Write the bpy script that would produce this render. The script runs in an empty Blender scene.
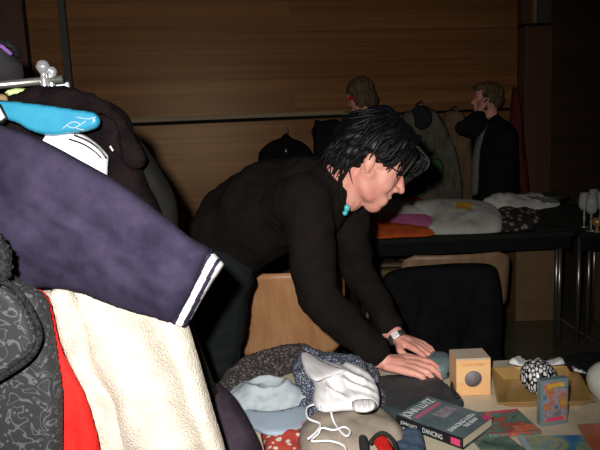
import bpy, bmesh, math, random
from mathutils import Vector, noise, Matrix
from mathutils.geometry import delaunay_2d_cdt
random.seed(7)
SC = bpy.context.scene
COL = SC.collection
# ---------------------------------------------------------------- camera
PITCH, ROLL, FPX, CAMH = math.radians(8.5), math.radians(2.6), 600.0, 1.4
CF = Vector((0, math.cos(PITCH), -math.sin(PITCH)))
_X = Vector((1, 0, 0)); _U = Vector((0, math.sin(PITCH), math.cos(PITCH)))
CR = _X * math.cos(ROLL) - _U * math.sin(ROLL)
CU = _X * math.sin(ROLL) + _U * math.cos(ROLL)
CP = Vector((0, 0, CAMH))
cam = bpy.data.cameras.new('camera'); co = bpy.data.objects.new('camera', cam); COL.objects.link(co)
cam.sensor_width = 36; cam.lens = 36 * FPX / 600; cam.clip_start = 0.02
co.matrix_world = Matrix(((CR.x, CU.x, -CF.x, 0), (CR.y, CU.y, -CF.y, 0), (CR.z, CU.z, -CF.z, CAMH), (0, 0, 0, 1)))
SC.camera = co
def ray(x, y): return CF + CR * ((x - 300) / FPX) + CU * ((225 - y) / FPX)
def aY(x, y, Y):
    d = ray(x, y); return CP + d * (Y / d.y)
def aZ(x, y, z):
    d = ray(x, y); return CP + d * ((z - CAMH) / d.z)
V = Vector
TZ = 0.75
# ---------------------------------------------------------------- materials
def srgb(r, g, b):
    f = lambda c: (c / 255 / 12.92) if c / 255 <= .04045 else ((c / 255 + .055) / 1.055) ** 2.4
    return (f(r), f(g), f(b), 1)
def newmat(name):
    m = bpy.data.materials.new(name); m.use_nodes = True
    nt = m.node_tree; b = nt.nodes['Principled BSDF']
    return m, nt, b
def N(nt, t, **kw):
    n = nt.nodes.new(t)
    for k, v in kw.items():
        if k in n.inputs: n.inputs[k].default_value = v
        else: setattr(n, k, v)
    return n
def coords(nt, scale=(1, 1, 1), rot=(0, 0, 0)):
    tc = N(nt, 'ShaderNodeTexCoord'); mp = N(nt, 'ShaderNodeMapping')
    mp.inputs['Scale'].default_value = scale; mp.inputs['Rotation'].default_value = rot
    nt.links.new(tc.outputs['Object'], mp.inputs['Vector']); return mp.outputs['Vector']
def ramp(nt, src, stops, const=False):
    r = N(nt, 'ShaderNodeValToRGB'); cr = r.color_ramp
    if const: cr.interpolation = 'CONSTANT'
    while len(cr.elements) < len(stops): cr.elements.new(.5)
    for e, (p, c) in zip(cr.elements, stops): e.position = p; e.color = c
    nt.links.new(src, r.inputs['Fac']); return r.outputs['Color']
def bump(nt, b, h, strength=.3, dist=.002):
    bp = N(nt, 'ShaderNodeBump', Strength=strength, Distance=dist)
    nt.links.new(h, bp.inputs['Height']); nt.links.new(bp.outputs['Normal'], b.inputs['Normal'])
def cloth(name, c, c2=None, rough=.9, scale=25, bscale=400, bs=.4, sheen=0.0, metal=0, spec=.25, scl=(1, 1, 1), bd=.002):
    m, nt, b = newmat(name)
    c2 = c2 or tuple(x * .75 for x in c[:3]) + (1,)
    v = coords(nt, scl)
    n = N(nt, 'ShaderNodeTexNoise', Scale=scale, Detail=4.0, Roughness=.6); nt.links.new(v, n.inputs['Vector'])
    nt.links.new(ramp(nt, n.outputs['Fac'], [(.35, c2), (.65, c)]), b.inputs['Base Color'])
    n2 = N(nt, 'ShaderNodeTexNoise', Scale=bscale, Detail=2.0); nt.links.new(v, n2.inputs['Vector'])
    bump(nt, b, n2.outputs['Fac'], bs, bd)
    b.inputs['Roughness'].default_value = rough; b.inputs['Sheen Weight'].default_value = 0
    b.inputs['Sheen Roughness'].default_value = .4
    b.inputs['Metallic'].default_value = metal; b.inputs['Specular IOR Level'].default_value = spec
    return m
def plain(name, c, rough=.5, metal=0, spec=.5, coat=0):
    m, nt, b = newmat(name)
    v = coords(nt)
    n = N(nt, 'ShaderNodeTexNoise', Scale=30.0, Detail=3.0); nt.links.new(v, n.inputs['Vector'])
    nt.links.new(ramp(nt, n.outputs['Fac'], [(.3, tuple(x * .88 for x in c[:3]) + (1,)), (.7, c)]), b.inputs['Base Color'])
    b.inputs['Roughness'].default_value = rough; b.inputs['Metallic'].default_value = metal
    b.inputs['Specular IOR Level'].default_value = spec; b.inputs['Coat Weight'].default_value = coat
    return m
def wood(name, c, c2, grain=(2, 30, 30), rough=.4, rot=(0, 0, 0), plank=None, sc=1.0, gap=.25):
    m, nt, b = newmat(name)
    v = coords(nt, grain, rot)
    n = N(nt, 'ShaderNodeTexNoise', Scale=sc, Detail=6.0, Roughness=.65, Distortion=.4); nt.links.new(v, n.inputs['Vector'])
    col = ramp(nt, n.outputs['Fac'], [(.3, c2), (.7, c)])
    if plank:
        tc = N(nt, 'ShaderNodeTexCoord'); sx = N(nt, 'ShaderNodeSeparateXYZ'); nt.links.new(tc.outputs['Object'], sx.inputs[0])
        cb = N(nt, 'ShaderNodeCombineXYZ'); nt.links.new(sx.outputs['X'], cb.inputs['X']); nt.links.new(sx.outputs['Z'], cb.inputs['Y'])
        br = N(nt, 'ShaderNodeTexBrick')
        br.inputs['Scale'].default_value = 1; br.inputs['Brick Width'].default_value = 5.5
        br.inputs['Row Height'].default_value = plank; br.inputs['Mortar Size'].default_value = .003
        br.inputs['Mortar Smooth'].default_value = .4; br.inputs['Bias'].default_value = 0
        br.inputs['Color1'].default_value = (.82, .78, .75, 1); br.inputs['Color2'].default_value = (1.08, 1.05, 1.02, 1)
        br.inputs['Mortar'].default_value = (gap, gap, gap, 1)
        nt.links.new(cb.outputs[0], br.inputs['Vector'])
        mx = N(nt, 'ShaderNodeMix'); mx.data_type = 'RGBA'; mx.blend_type = 'MULTIPLY'; mx.inputs['Factor'].default_value = 1
        nt.links.new(col, mx.inputs['A']); nt.links.new(br.outputs['Color'], mx.inputs['B']); col = mx.outputs['Result']
    nt.links.new(col, b.inputs['Base Color']); bump(nt, b, n.outputs['Fac'], .15, .002)
    b.inputs['Roughness'].default_value = rough
    return m
def voro(name, bg, fg, scale=60, lo=.3, feature='F1', rough=.85, scl=(1, 1, 1), dist=0, invert=False, metal=0):
    m, nt, b = newmat(name)
    v = coords(nt, scl)
    if dist:
        nn = N(nt, 'ShaderNodeTexNoise', Scale=scale * .5); nt.links.new(v, nn.inputs['Vector'])
        ad = N(nt, 'ShaderNodeVectorMath', operation='MULTIPLY_ADD'); nt.links.new(nn.outputs['Color'], ad.inputs[0])
        ad.inputs[1].default_value = (dist,) * 3; nt.links.new(v, ad.inputs[2]); v = ad.outputs[0]
    vo = N(nt, 'ShaderNodeTexVoronoi', Scale=scale, feature=feature); nt.links.new(v, vo.inputs['Vector'])
    a, c = (fg, bg) if not invert else (bg, fg)
    nt.links.new(ramp(nt, vo.outputs['Distance'], [(0, a), (lo, a), (lo + .04, c)]), b.inputs['Base Color'])
    b.inputs['Roughness'].default_value = rough; b.inputs['Metallic'].default_value = metal
    return m
W = lambda v: (v, v, v, 1)
M = {}
M['skin'] = cloth('skin', srgb(226, 165, 148), srgb(212, 140, 124), .5, 18, 500, .1, spec=.4)
M['skin'].node_tree.nodes['Principled BSDF'].inputs['Subsurface Weight'].default_value = .08
M['skin'].node_tree.nodes['Principled BSDF'].inputs['Subsurface Radius'].default_value = (.01, .004, .002)
M['hair'] = cloth('black hair', W(.0035), W(.002), .50, 40, 120, .05, spec=.30, scl=(1, 1, 4))
M['blond'] = cloth('blond hair', srgb(112, 94, 66), srgb(66, 54, 36), .6, 60, 300, .3, scl=(3, 3, 1))
M['sweater'] = cloth('black brown knit', (.012, .0088, .0072, 1), (.008, .006, .005, 1), .95, 12, 600, .5, .15, spec=.1)
M['trousers'] = cloth('dark trousers', (.014, .018, .017, 1), (.008, .011, .011, 1), .9, 9, 500, .4, spec=.15)
M['blackcoat'] = cloth('black coat cloth', (.012, .012, .014, 1), (.007, .007, .008, 1), .95, 8, 500, .4, spec=.1)
M['plumfleece'] = cloth('dark plum fleece', (.009, .0055, .006, 1), (.004, .0025, .003, 1), 1, 30, 260, 1, .1, spec=.05, bd=.004)
M['plum'] = cloth('dark plum knit', (.045, .032, .045, 1), (.025, .018, .024, 1), 1, 30, 400, .6, .1, spec=.05)
M['olive'] = cloth('dark olive cloth', (.010, .0095, .007, 1), (.005, .005, .004, 1), .9, 10, 400, .4, spec=.1)
M['navyvelour'] = cloth('navy velour', (.036, .029, .055, 1), (.017, .014, .028, 1), .95, 17, 700, .5, .35, spec=.05)
M['stripewhite'] = cloth('white rib', (.85, .85, .85, 1), (.7, .7, .72, 1), .9, 40, 500, .3)
M['cream'] = cloth('cream fleece', (.56, .51, .43, 1), (.44, .39, .32, 1), 1, 26, 330, .8, .2, spec=.05, bd=.004)
M['red'] = cloth('red knit', (.62, .02, .016, 1), (.45, .012, .01, 1), .9, 30, 350, .7, spec=.1)
M['blackfleece'] = cloth('black boucle fleece', (.022, .022, .024, 1), (.007, .007, .008, 1), 1, 180, 220, 1, spec=.08, bd=.006)
M['turq'] = cloth('turquoise paint', (.022, .19, .29, 1), (.016, .16, .26, 1), .35, 30, 60, .05, spec=.5)
M['chrome'] = plain('chrome', (.8, .8, .82, 1), .2, .8)
M['dullmetal'] = plain('brushed steel', (.45, .44, .41, 1), .3, .9)
M['black'] = plain('black plastic', (.012, .012, .013, 1), .4)
M['blackmat'] = plain('matt black edge', (.008, .008, .009, 1), .8, spec=.2)
M['white'] = plain('white paper', (.75, .75, .75, 1), .7)
M['tabletop'] = plain('beige laminate', (.62, .54, .40, 1), .38)
M['ply'] = wood('plywood', srgb(222, 170, 122), srgb(190, 130, 86), (14, 14, 1.6), .42)
M['darkply'] = wood('beech ply', srgb(150, 122, 92), srgb(120, 92, 66), (14, 14, 1.6), .45)
M['wall'] = wood('varnished boards', (.37, .172, .070, 1), (.20, .088, .034, 1), (.35, 8, 20), .38, plank=.125, gap=.6)
_w = M['wall'].node_tree.nodes['Principled BSDF']; _w.inputs['Specular Tint'].default_value = (1, .72, .45, 1); _w.inputs['Specular IOR Level'].default_value = .45
M['walldark'] = wood('dark boards', (.085, .042, .025, 1), (.05, .024, .015, 1), (.7, 10, 26), .6, plank=.155)
M['pillar'] = wood('red brown panel', (.15, .068, .040, 1), (.11, .048, .030, 1), (20, 20, .8), .6)
M['trim'] = wood('pale strip', (.34, .25, .12, 1), (.27, .19, .09, 1), (1, 20, 20), .5)
M['post'] = plain('grey green post', (.085, .082, .066, 1), .6)
M['floor'] = cloth('polished floor', (.15, .135, .095, 1), (.12, .105, .075, 1), .14, 4, 60, .03, spec=.5)
M['cardboard'] = cloth('cardboard', (.26, .155, .08, 1), (.22, .13, .066, 1), .8, 6, 200, .1)
M['paleblue'] = cloth('pale blue cotton', (.42, .47, .50, 1), (.35, .40, .43, 1), .85, 14, 420, .3)
M['visorblue'] = cloth('grey blue visor', (.33, .40, .48, 1), (.30, .37, .45, 1), .8, 14, 420, .3)
M['whitecot'] = cloth('white cotton', (.78, .76, .76, 1), (.66, .63, .64, 1), .85, 18, 420, .3)
M['taupe'] = cloth('taupe suede', (.33, .28, .23, 1), (.27, .225, .18, 1), .95, 26, 300, .5)
M['denim'] = cloth('denim', (.07, .11, .17, 1), (.045, .07, .12, 1), .9, 60, 500, .5)
M['dots'] = voro('navy with pale dots', (.035, .045, .075, 1), (.36, .38, .42, 1), 230, .33)
M['reddots'] = voro('red print with pale blossoms', (.40, .045, .028, 1), (.62, .55, .48, 1), 62, .30, dist=.012)
M['tweed'] = voro('brown grey braided knit', (.030, .024, .022, 1), (.12, .10, .092, 1), 120, .42, rough=1, scl=(1, 1, 1.6))
M['handbag'] = cloth('charcoal leather', (.040, .050, .056, 1), (.032, .040, .045, 1), .5, 20, 250, .3, spec=.4)
M['gold'] = plain('gold coated metal', (.62, .38, .13, 1), .28, .4)
M['mosaic'] = voro('silver mirror mosaic', (.75, .75, .74, 1), (.008, .008, .008, 1), 62, .12, 'DISTANCE_TO_EDGE', .25, scl=(2.0, 2.0, .8))
M['boxwood'] = wood('pale pine', srgb(236, 190, 138), srgb(222, 168, 112), (4, 30, 30), .5)
M['kraft'] = cloth('kraft', (.50, .40, .31, 1), (.44, .35, .27, 1), .7, 20, 200, .1)
M['greywax'] = cloth('grey wax', (.22, .21, .22, 1), (.17, .16, .17, 1), .5, 90, 200, .2)
M['creamglaze'] = plain('cream glaze', (.72, .72, .62, 1), .25)
M['bookteal'] = cloth('teal grey print', (.12, .165, .18, 1), (.075, .11, .125, 1), .35, 22, 200, .02, spec=.5)
M['pages'] = wood('page edges', (.60, .52, .38, 1), (.48, .40, .28, 1), (3, 3, 400), .9)
M['pink'] = plain('pink ink', (.62, .05, .16, 1), .5)
M['dullpink'] = plain('rose ink', (.50, .12, .20, 1), .5)
M['ink'] = plain('pale ink', (.62, .62, .60, 1), .5)
M['greyink'] = cloth('grey pink figure', (.34, .27, .30, 1), (.16, .15, .18, 1), .5, 70, 200, .02)
M['orangeink'] = plain('orange ink', (.60, .22, .05, 1), .5)
M['glass'] = plain('clear glass', (.9, .92, .9, 1), .05)
_b = M['glass'].node_tree.nodes['Principled BSDF']; _b.inputs['Transmission Weight'].default_value = .55; _b.inputs['IOR'].default_value = 1.45
M['orange'] = cloth('orange knit', (.75, .14, .025, 1), (.60, .09, .02, 1), .9, 20, 300, .4)
M['pinkcloth'] = cloth('pink cloth', (.72, .20, .40, 1), (.58, .14, .30, 1), .9, 20, 300, .3)
M['yellow'] = cloth('yellow patch', (.75, .42, .05, 1), None, .9)
M['offwhite'] = cloth('off white cloth', (.62, .60, .55, 1), (.50, .48, .43, 1), .9, 12, 300, .3)
M['greenbeige'] = cloth('beige green coat', (.15, .14, .10, 1), (.09, .085, .06, 1), .95, 10, 300, .3)
M['tan'] = cloth('tan coat', (.20, .125, .065, 1), (.14, .088, .048, 1), .95, 10, 300, .3)
M['green'] = cloth('green cloth', (.06, .14, .05, 1), None, .95)
M['navy'] = cloth('navy jacket', (.030, .042, .095, 1), (.020, .028, .065, 1), .9, 10, 300, .3)
M['darkred'] = cloth('dark red drape', (.13, .02, .025, 1), None, .9)
M['greyshirt'] = cloth('grey shirt', (.17, .17, .17, 1), None, .9)
M['darkgreen'] = cloth('dark green cloth', (.02, .024, .018, 1), None, .95)
M['patchwork'] = voro('black and rose print', (.02, .018, .018, 1), (.28, .20, .18, 1), 24, .35, dist=.03)
M['fringe'] = voro('multicoloured knit', (.10, .16, .12, 1), (.45, .36, .30, 1), 40, .4, dist=.02)
M['hatgrey'] = cloth('dark grey felt', (.028, .026, .029, 1), (.02, .018, .021, 1), 1, 20, 300, .5)
M['purple'] = cloth('purple trim', (.22, .10, .34, 1), None, .8)
M['lime'] = plain('lime tag', (.42, .55, .22, 1), .6)
M['palecard'] = plain('pale blue card', (.50, .56, .60, 1), .5)
M['turqbead'] = plain('turquoise bead', (.06, .5, .55, 1), .3)
M['lens'] = plain('dark lens', (.01, .008, .009, 1), .08)
M['tanmetal'] = plain('grey metal dish', (.18, .2, .2, 1), .3, .6)
M['mauve'] = plain('mouth', (.33, .08, .08, 1), .5)
M['tealcase'] = plain('teal grey plastic', (.17, .24, .25, 1), .3)
M['steelwatch'] = plain('satin steel', (.75, .75, .76, 1), .5, .2)
def scribble():
    m, nt, b = newmat('black print with grey strokes')
    v = coords(nt)
    n = N(nt, 'ShaderNodeTexNoise', Scale=26.0, Detail=1.0, Distortion=1.6); nt.links.new(v, n.inputs['Vector'])
    c1 = ramp(nt, n.outputs['Fac'], [(0, W(0)), (.405, W(0)), (.415, W(1)), (.435, W(1)), (.445, W(0)), (.60, W(0)), (.61, W(1)), (.625, W(1)), (.635, W(0))])
    vo = N(nt, 'ShaderNodeTexVoronoi', Scale=85.0); nt.links.new(v, vo.inputs['Vector'])
    c2 = ramp(nt, vo.outputs['Distance'], [(0, W(1)), (.20, W(1)), (.24, W(0))])
    mx = N(nt, 'ShaderNodeMix'); mx.data_type = 'RGBA'; mx.blend_type = 'LIGHTEN'; mx.inputs['Factor'].default_value = 1
    nt.links.new(c1, mx.inputs['A']); nt.links.new(c2, mx.inputs['B'])
    r = ramp(nt, mx.outputs['Result'], [(0, (.009, .009, .010, 1)), (1, (.055, .056, .062, 1))])
    nt.links.new(r, b.inputs['Base Color']); b.inputs['Roughness'].default_value = .8
    n2 = N(nt, 'ShaderNodeTexNoise', Scale=500.0); nt.links.new(v, n2.inputs['Vector']); bump(nt, b, n2.outputs['Fac'], .3)
    return m
M['scribble'] = scribble()
def picture(name, cols, scale=30, rough=.25, scl=(1, 1, 1)):
    m, nt, b = newmat(name); v = coords(nt, scl)
    n = N(nt, 'ShaderNodeTexNoise', Scale=scale, Detail=3.0, Distortion=.8); nt.links.new(v, n.inputs['Vector'])
    k = len(cols)
    nt.links.new(ramp(nt, n.outputs['Fac'], [(.32 + .36 * i / max(1, k - 1), c) for i, c in enumerate(cols)]), b.inputs['Base Color'])
    b.inputs['Roughness'].default_value = rough
    return m
M['picA'] = picture('green and red cover', [(.05, .12, .09, 1), (.16, .24, .19, 1), (.10, .16, .13, 1), (.42, .06, .05, 1), (.45, .16, .08, 1)], 40)
M['picB'] = picture('orange and blue picture', [(.06, .12, .2, 1), (.30, .30, .34, 1), (.42, .12, .07, 1), (.50, .28, .05, 1)], 48)
M['picC'] = picture('blue and yellow cover', [(.05, .18, .42, 1), (.10, .28, .36, 1), (.36, .38, .18, 1), (.12, .26, .3, 1)], 18)
M['picD'] = picture('red orange cover', [(.50, .09, .05, 1), (.60, .16, .08, 1), (.44, .20, .12, 1)], 26)
M['picE'] = picture('dark green cover', [(.03, .06, .05, 1), (.08, .14, .11, 1), (.20, .22, .17, 1)], 30)
# ---------------------------------------------------------------- object helpers
def link(name, me, mats, parent=None, smooth=True):
    o = bpy.data.objects.new(name, me); COL.objects.link(o)
    if not isinstance(mats, (list, tuple)): mats = [mats]
    for m in mats: me.materials.append(m)
    if smooth:
        for p in me.polygons: p.use_smooth = True
    if parent is not None:
        o.parent = parent; o.matrix_parent_inverse = parent.matrix_basis.inverted()
    return o
def fin(name, bm, mats, parent=None, smooth=True):
    me = bpy.data.meshes.new(name); bmesh.ops.recalc_face_normals(bm, faces=bm.faces[:]); bm.to_mesh(me); bm.free()
    return link(name, me, mats, parent, smooth)
def tag(o, label=None, cat=None, group=None, kind=None):
    if label: o['label'] = label
    if cat: o['category'] = cat
    if group: o['group'] = group
    if kind: o['kind'] = kind
    return o
def empty(name, loc, label, cat, group=None):
    o = bpy.data.objects.new(name, None); COL.objects.link(o); o.location = loc; o.empty_display_size = .05
    return tag(o, label, cat, group)
def box_bm(bm, c, s, rot=None, bev=0, seg=2):
    r = bmesh.ops.create_cube(bm, size=1); vs = r['verts']
    for v in vs: v.co = V((v.co.x * s[0], v.co.y * s[1], v.co.z * s[2]))
    if bev:
        es = list({e for v in vs for e in v.link_edges})
        g = bmesh.ops.bevel(bm, geom=es, offset=bev, segments=seg, affect='EDGES', profile=.5)
        vs = list({v for f in g['faces'] for v in f.verts} | {v for v in vs if v.is_valid})
    for v in vs:
        v.co = (rot @ v.co if rot else v.co) + V(c)
    return vs
def box(name, c, s, mat, parent=None, rz=0, bev=.003, rot=None):
    bm = bmesh.new(); box_bm(bm, (0, 0, 0), s, rot, bev)
    R = Matrix.Rotation(rz, 3, 'Z')
    for v in bm.verts: v.co = R @ v.co + V(c)
    return fin(name, bm, mat, parent, False)
def frame_of(d):
    d = d.normalized(); a = V((0, 0, 1)) if abs(d.z) < .9 else V((1, 0, 0))
    s = d.cross(a).normalized(); return s, s.cross(d).normalized()
def tube_bm(bm, pts, rad, n=10, cap=True, flat=1.0):
    rings = []; pts = [V(p) for p in pts]
    s0 = None
    for i, p in enumerate(pts):
        t = (pts[min(i + 1, len(pts) - 1)] - pts[max(i - 1, 0)])
        if t.length < 1e-9: t = V((0, 0, 1))
        s, u = frame_of(t)
        if s0 is not None:
            td = t.normalized(); s = (s0 - td * s0.dot(td)).normalized(); u = s.cross(td).normalized()
        s0 = s
        r = rad[i] if isinstance(rad, (list, tuple)) else rad
        rings.append([bm.verts.new(p + s * (math.cos(2 * math.pi * k / n) * r) + u * (math.sin(2 * math.pi * k / n) * r * flat)) for k in range(n)])
    for a, b in zip(rings, rings[1:]):
        for k in range(n): bm.faces.new((a[k], a[(k + 1) % n], b[(k + 1) % n], b[k]))
    if cap:
        bm.faces.new(rings[0][::-1]); bm.faces.new(rings[-1])
def spl(pts, n=8):
    pts = [V(p) for p in pts]; out = []
    for i in range(len(pts) - 1):
        p0, p1, p2, p3 = pts[max(i - 1, 0)], pts[i], pts[i + 1], pts[min(i + 2, len(pts) - 1)]
        for k in range(n):
            t = k / n
            out.append(.5 * ((2 * p1) + (p2 - p0) * t + (2 * p0 - 5 * p1 + 4 * p2 - p3) * t * t + (3 * p1 - p0 - 3 * p2 + p3) * t ** 3))
    out.append(pts[-1]); return out
def tube(name, pts, r, mat, parent=None, n=10, sm=0, flat=1.0):
    bm = bmesh.new()
    if sm:
        k = len(pts); q = spl(pts, sm)
        if isinstance(r, (list, tuple)):
            r = [r[min(int(i / sm), k - 2)] * (1 - (i / sm - min(int(i / sm), k - 2))) + r[min(int(i / sm) + 1, k - 1)] * (i / sm - min(int(i / sm), k - 2)) for i in range(len(q))]
        pts = q
    tube_bm(bm, pts, r, n, True, flat); return fin(name, bm, mat, parent)
def lathe(name, prof, loc, mat, parent=None, n=28):
    bm = bmesh.new(); rings = []
    for r, z in prof:
        rings.append([bm.verts.new(V(loc) + V((r * math.cos(2 * math.pi * k / n), r * math.sin(2 * math.pi * k / n), z))) for k in range(n)])
    for a, b in zip(rings, rings[1:]):
        for k in range(n): bm.faces.new((a[k], a[(k + 1) % n], b[(k + 1) % n], b[k]))
    bm.faces.new(rings[0][::-1]); bm.faces.new(rings[-1])
    return fin(name, bm, mat, parent)
# capsule unions, remeshed to one continuous skin
def capsule(bm, a, b, ra, rb, flat=None, n=16):
    """tapered capsule; flat=(direction, factor) squashes it along a direction"""
    a, b = V(a), V(b); d = (b - a)
    L = d.length
    if L < 1e-6: d = V((0, 0, 1)); L = 0
    dn = d.normalized(); s, u = frame_of(dn); rings = []
    ax = []
    for k in range(1, 6):
        t = math.pi / 2 * k / 5; ax.append((-math.cos(t) * ra, math.sin(t) * ra))
    for k in range(0, 5):
        t = math.pi / 2 * k / 5; ax.append((L + math.sin(t) * rb, math.cos(t) * rb))
    vs = []
    for x, r in ax:
        rings.append([bm.verts.new(a + dn * x + (s * math.cos(2 * math.pi * k / n) + u * math.sin(2 * math.pi * k / n)) * r) for k in range(n)])
    p0 = bm.verts.new(a - dn * ra); p1 = bm.verts.new(a + dn * (L + rb))
    for q, w in zip(rings, rings[1:]):
        for k in range(n): bm.faces.new((q[k], q[(k + 1) % n], w[(k + 1) % n], w[k]))
    for k in range(n):
        bm.faces.new((rings[0][(k + 1) % n], rings[0][k], p0)); bm.faces.new((rings[-1][k], rings[-1][(k + 1) % n], p1))
    if flat:
        fd, ff = V(flat[0]).normalized(), flat[1]; c = (a + b) / 2
        for r in rings:
            for v in r: v.co -= fd * ((v.co - c).dot(fd) * (1 - ff))
        for v in (p0, p1): v.co -= fd * ((v.co - c).dot(fd) * (1 - ff))
def ellip(bm, c, r, R=None, n=20):
    g = bmesh.ops.create_uvsphere(bm, u_segments=n, v_segments=n // 2 + 2, radius=1)
    for v in g['verts']:
        q = V((v.co.x * r[0], v.co.y * r[1], v.co.z * r[2])); v.co = V(c) + (R @ q if R else q)
def blob(name, bm, voxel, mat, parent=None, smooth=4, disp=None, fac=.5):
    bmesh.ops.recalc_face_normals(bm, faces=bm.faces[:])
    me = bpy.data.meshes.new(name + '_src'); bm.to_mesh(me); bm.free()
    t = bpy.data.objects.new('tmp', me); COL.objects.link(t)
    md = t.modifiers.new('r', 'REMESH'); md.mode = 'VOXEL'; md.voxel_size = voxel
    if smooth:
        ms = t.modifiers.new('s', 'SMOOTH'); ms.iterations = smooth; ms.factor = fac
    dg = bpy.context.evaluated_depsgraph_get(); dg.update()
    m2 = bpy.data.meshes.new_from_object(t.evaluated_get(dg)); m2.name = name
    bpy.data.objects.remove(t); bpy.data.meshes.remove(me)
    if disp:
        ns = [v.normal.copy() for v in m2.vertices]
        for v, nn in zip(m2.vertices, ns): v.co += nn * disp(v.co)
    m2.materials.clear()
    return link(name, m2, mat, parent)
def folds(sc=(20, 20, 20), amp=.004, seed=0, ridged=False):
    def f(p):
        q = V((p[0] * sc[0] + seed * 3.1, p[1] * sc[1] + seed, p[2] * sc[2]))
        v = noise.noise(q) + .5 * noise.noise(q * 2.1)
        if ridged: v = .5 - 1.6 * abs(v)
        return amp * v
    return f
def smooth_loop(pts, n=6):
    out = []; k = len(pts)
    P = [V((p[0], p[1])) for p in pts]
    for i in range(k):
        p0, p1, p2, p3 = P[i - 1], P[i], P[(i + 1) % k], P[(i + 2) % k]
        if len(pts[i]) > 2 and len(pts[(i + 1) % k]) > 2:
            for j in range(n): out.append(p1.lerp(p2, j / n))
            continue
        for j in range(n):
            t = j / n
            out.append(.5 * ((2 * p1) + (p2 - p0) * t + (2 * p0 - 5 * p1 + 4 * p2 - p3) * t * t + (3 * p1 - p0 - 3 * p2 + p3) * t ** 3))
    return out
def puffy(name, outline, base, nrm, T, mats, parent=None, R=14, Tb=None, step=3.0, fold=None, facemat=None, sm=6, wfn=None, floorz=None):
    """solid padded cloth form: OUTLINE in drawing units, BASE(u,v) maps it onto its real surface, thickness T metres along nrm"""
    loop = smooth_loop(outline, sm) if sm else [V((p[0], p[1])) for p in outline]
    lens = []
    # resample
    rs = []
    for i in range(len(loop)):
        a, b = loop[i], loop[(i + 1) % len(loop)]; k = max(1, int((b - a).length / step))
        for j in range(k): rs.append(a.lerp(b, j / k))
    loop = rs; n = len(loop)
    xs = [p.x for p in loop]; ys = [p.y for p in loop]
    def inside(x, y):
        c = False
        for i in range(n):
            a, b = loop[i], loop[i - 1]
            if (a.y > y) != (b.y > y) and x < (b.x - a.x) * (y - a.y) / (b.y - a.y) + a.x: c = not c
        return c
    def dist(x, y):
        p = V((x, y)); m = 1e9
        for i in range(n):
            a, b = loop[i], loop[i - 1]; ab = b - a; t = max(0, min(1, (p - a).dot(ab) / max(ab.length_squared, 1e-9)))
            m = min(m, (p - a - ab * t).length)
        return m
    pts = list(loop); dd = [0.0] * n
    y = min(ys) + step * .5; row = 0
    while y < max(ys):
        x = min(xs) + (step * .5 if row % 2 else 0)
        while x < max(xs):
            if inside(x, y):
                d = dist(x, y)
                if d > step * .5: pts.append(V((x, y))); dd.append(d)
            x += step
        y += step * .87; row += 1
    vo, _, fo, ov, _, _ = delaunay_2d_cdt(pts, [(i, (i + 1) % n) for i in range(n)], [], 1, 1e-4)
    D = [0.0] * len(vo)
    for i, src in enumerate(ov):
        D[i] = dd[src[0]] if src else 0.0
    nv = V(nrm).normalized() if not callable(nrm) else None
    Tb = T * .6 if Tb is None else Tb
    bm = bmesh.new(); fr = []; bk = []
    for i, p in enumerate(vo):
        b = base(p.x, p.y); k = min(D[i] / R, 1.0); h = math.sqrt(max(0, 1 - (1 - k) ** 2))
        w = T * h + (fold(b) * k if fold else 0) + (wfn(p.x, p.y) * k if wfn else 0)
        nn = nv or nrm(p.x, p.y)
        f = bm.verts.new(b + nn * w); fr.append(f)
        bk.append(bm.verts.new((f.co.x, f.co.y, floorz)) if floorz is not None else (f if D[i] == 0 else bm.verts.new(b - nn * (Tb * h))))
    if floorz is not None:
        idx = {}
        for i, src in enumerate(ov):
            for k_ in src:
                if k_ < n: idx[k_] = i
        for i in range(n):
            a_, b_ = idx.get(i), idx.get((i + 1) % n)
            if a_ is None or b_ is None or a_ == b_: continue
            try: bm.faces.new((fr[a_], fr[b_], bk[b_], bk[a_]))
            except ValueError: pass
    for tri in fo:
        if len(tri) < 3: continue
        try: g = bm.faces.new([fr[i] for i in tri])
        except ValueError: continue
        if facemat:
            c = sum((V(vo[i]) for i in tri), V((0, 0))) / len(tri); g.material_index = facemat(c.x, c.y)
        if len({bk[i] for i in tri} & {fr[i] for i in tri}) < len(tri):
            try:
                g2 = bm.faces.new([bk[i] for i in tri][::-1]); g2.material_index = g.material_index
            except ValueError: pass
    return fin(name, bm, mats, parent)
def plane(Y0, dx=0, dy=0, cx=0, cy=0):
    return lambda x, y: aY(x, y, Y0 + dx * (x - cx) + dy * (y - cy))
def lay(z=TZ, h=0): return lambda x, y: aZ(x, y, z + h)
TOCAM = V((0, -1, .1)); UP = V((0, 0, 1))
def text(name, s, loc, xd, yd, size, mat, parent, extr=.0003, width=None):
    cu = bpy.data.curves.new(name, 'FONT'); cu.body = s; cu.size = size; cu.extrude = extr
    t = bpy.data.objects.new('tmp', cu); COL.objects.link(t)
    dg = bpy.context.evaluated_depsgraph_get(); dg.update()
    me = bpy.data.meshes.new_from_object(t.evaluated_get(dg)); me.name = name
    bpy.data.objects.remove(t)
    xd = V(xd).normalized(); yd = V(yd).normalized(); zd = xd.cross(yd)
    w = max(v.co.x for v in me.vertices); kx = (width / w) if width else 1
    for v in me.vertices: v.co = V(loc) + xd * v.co.x * kx + yd * v.co.y + zd * v.co.z
    me.materials.clear()
    return link(name, me, mat, parent, False)

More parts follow.
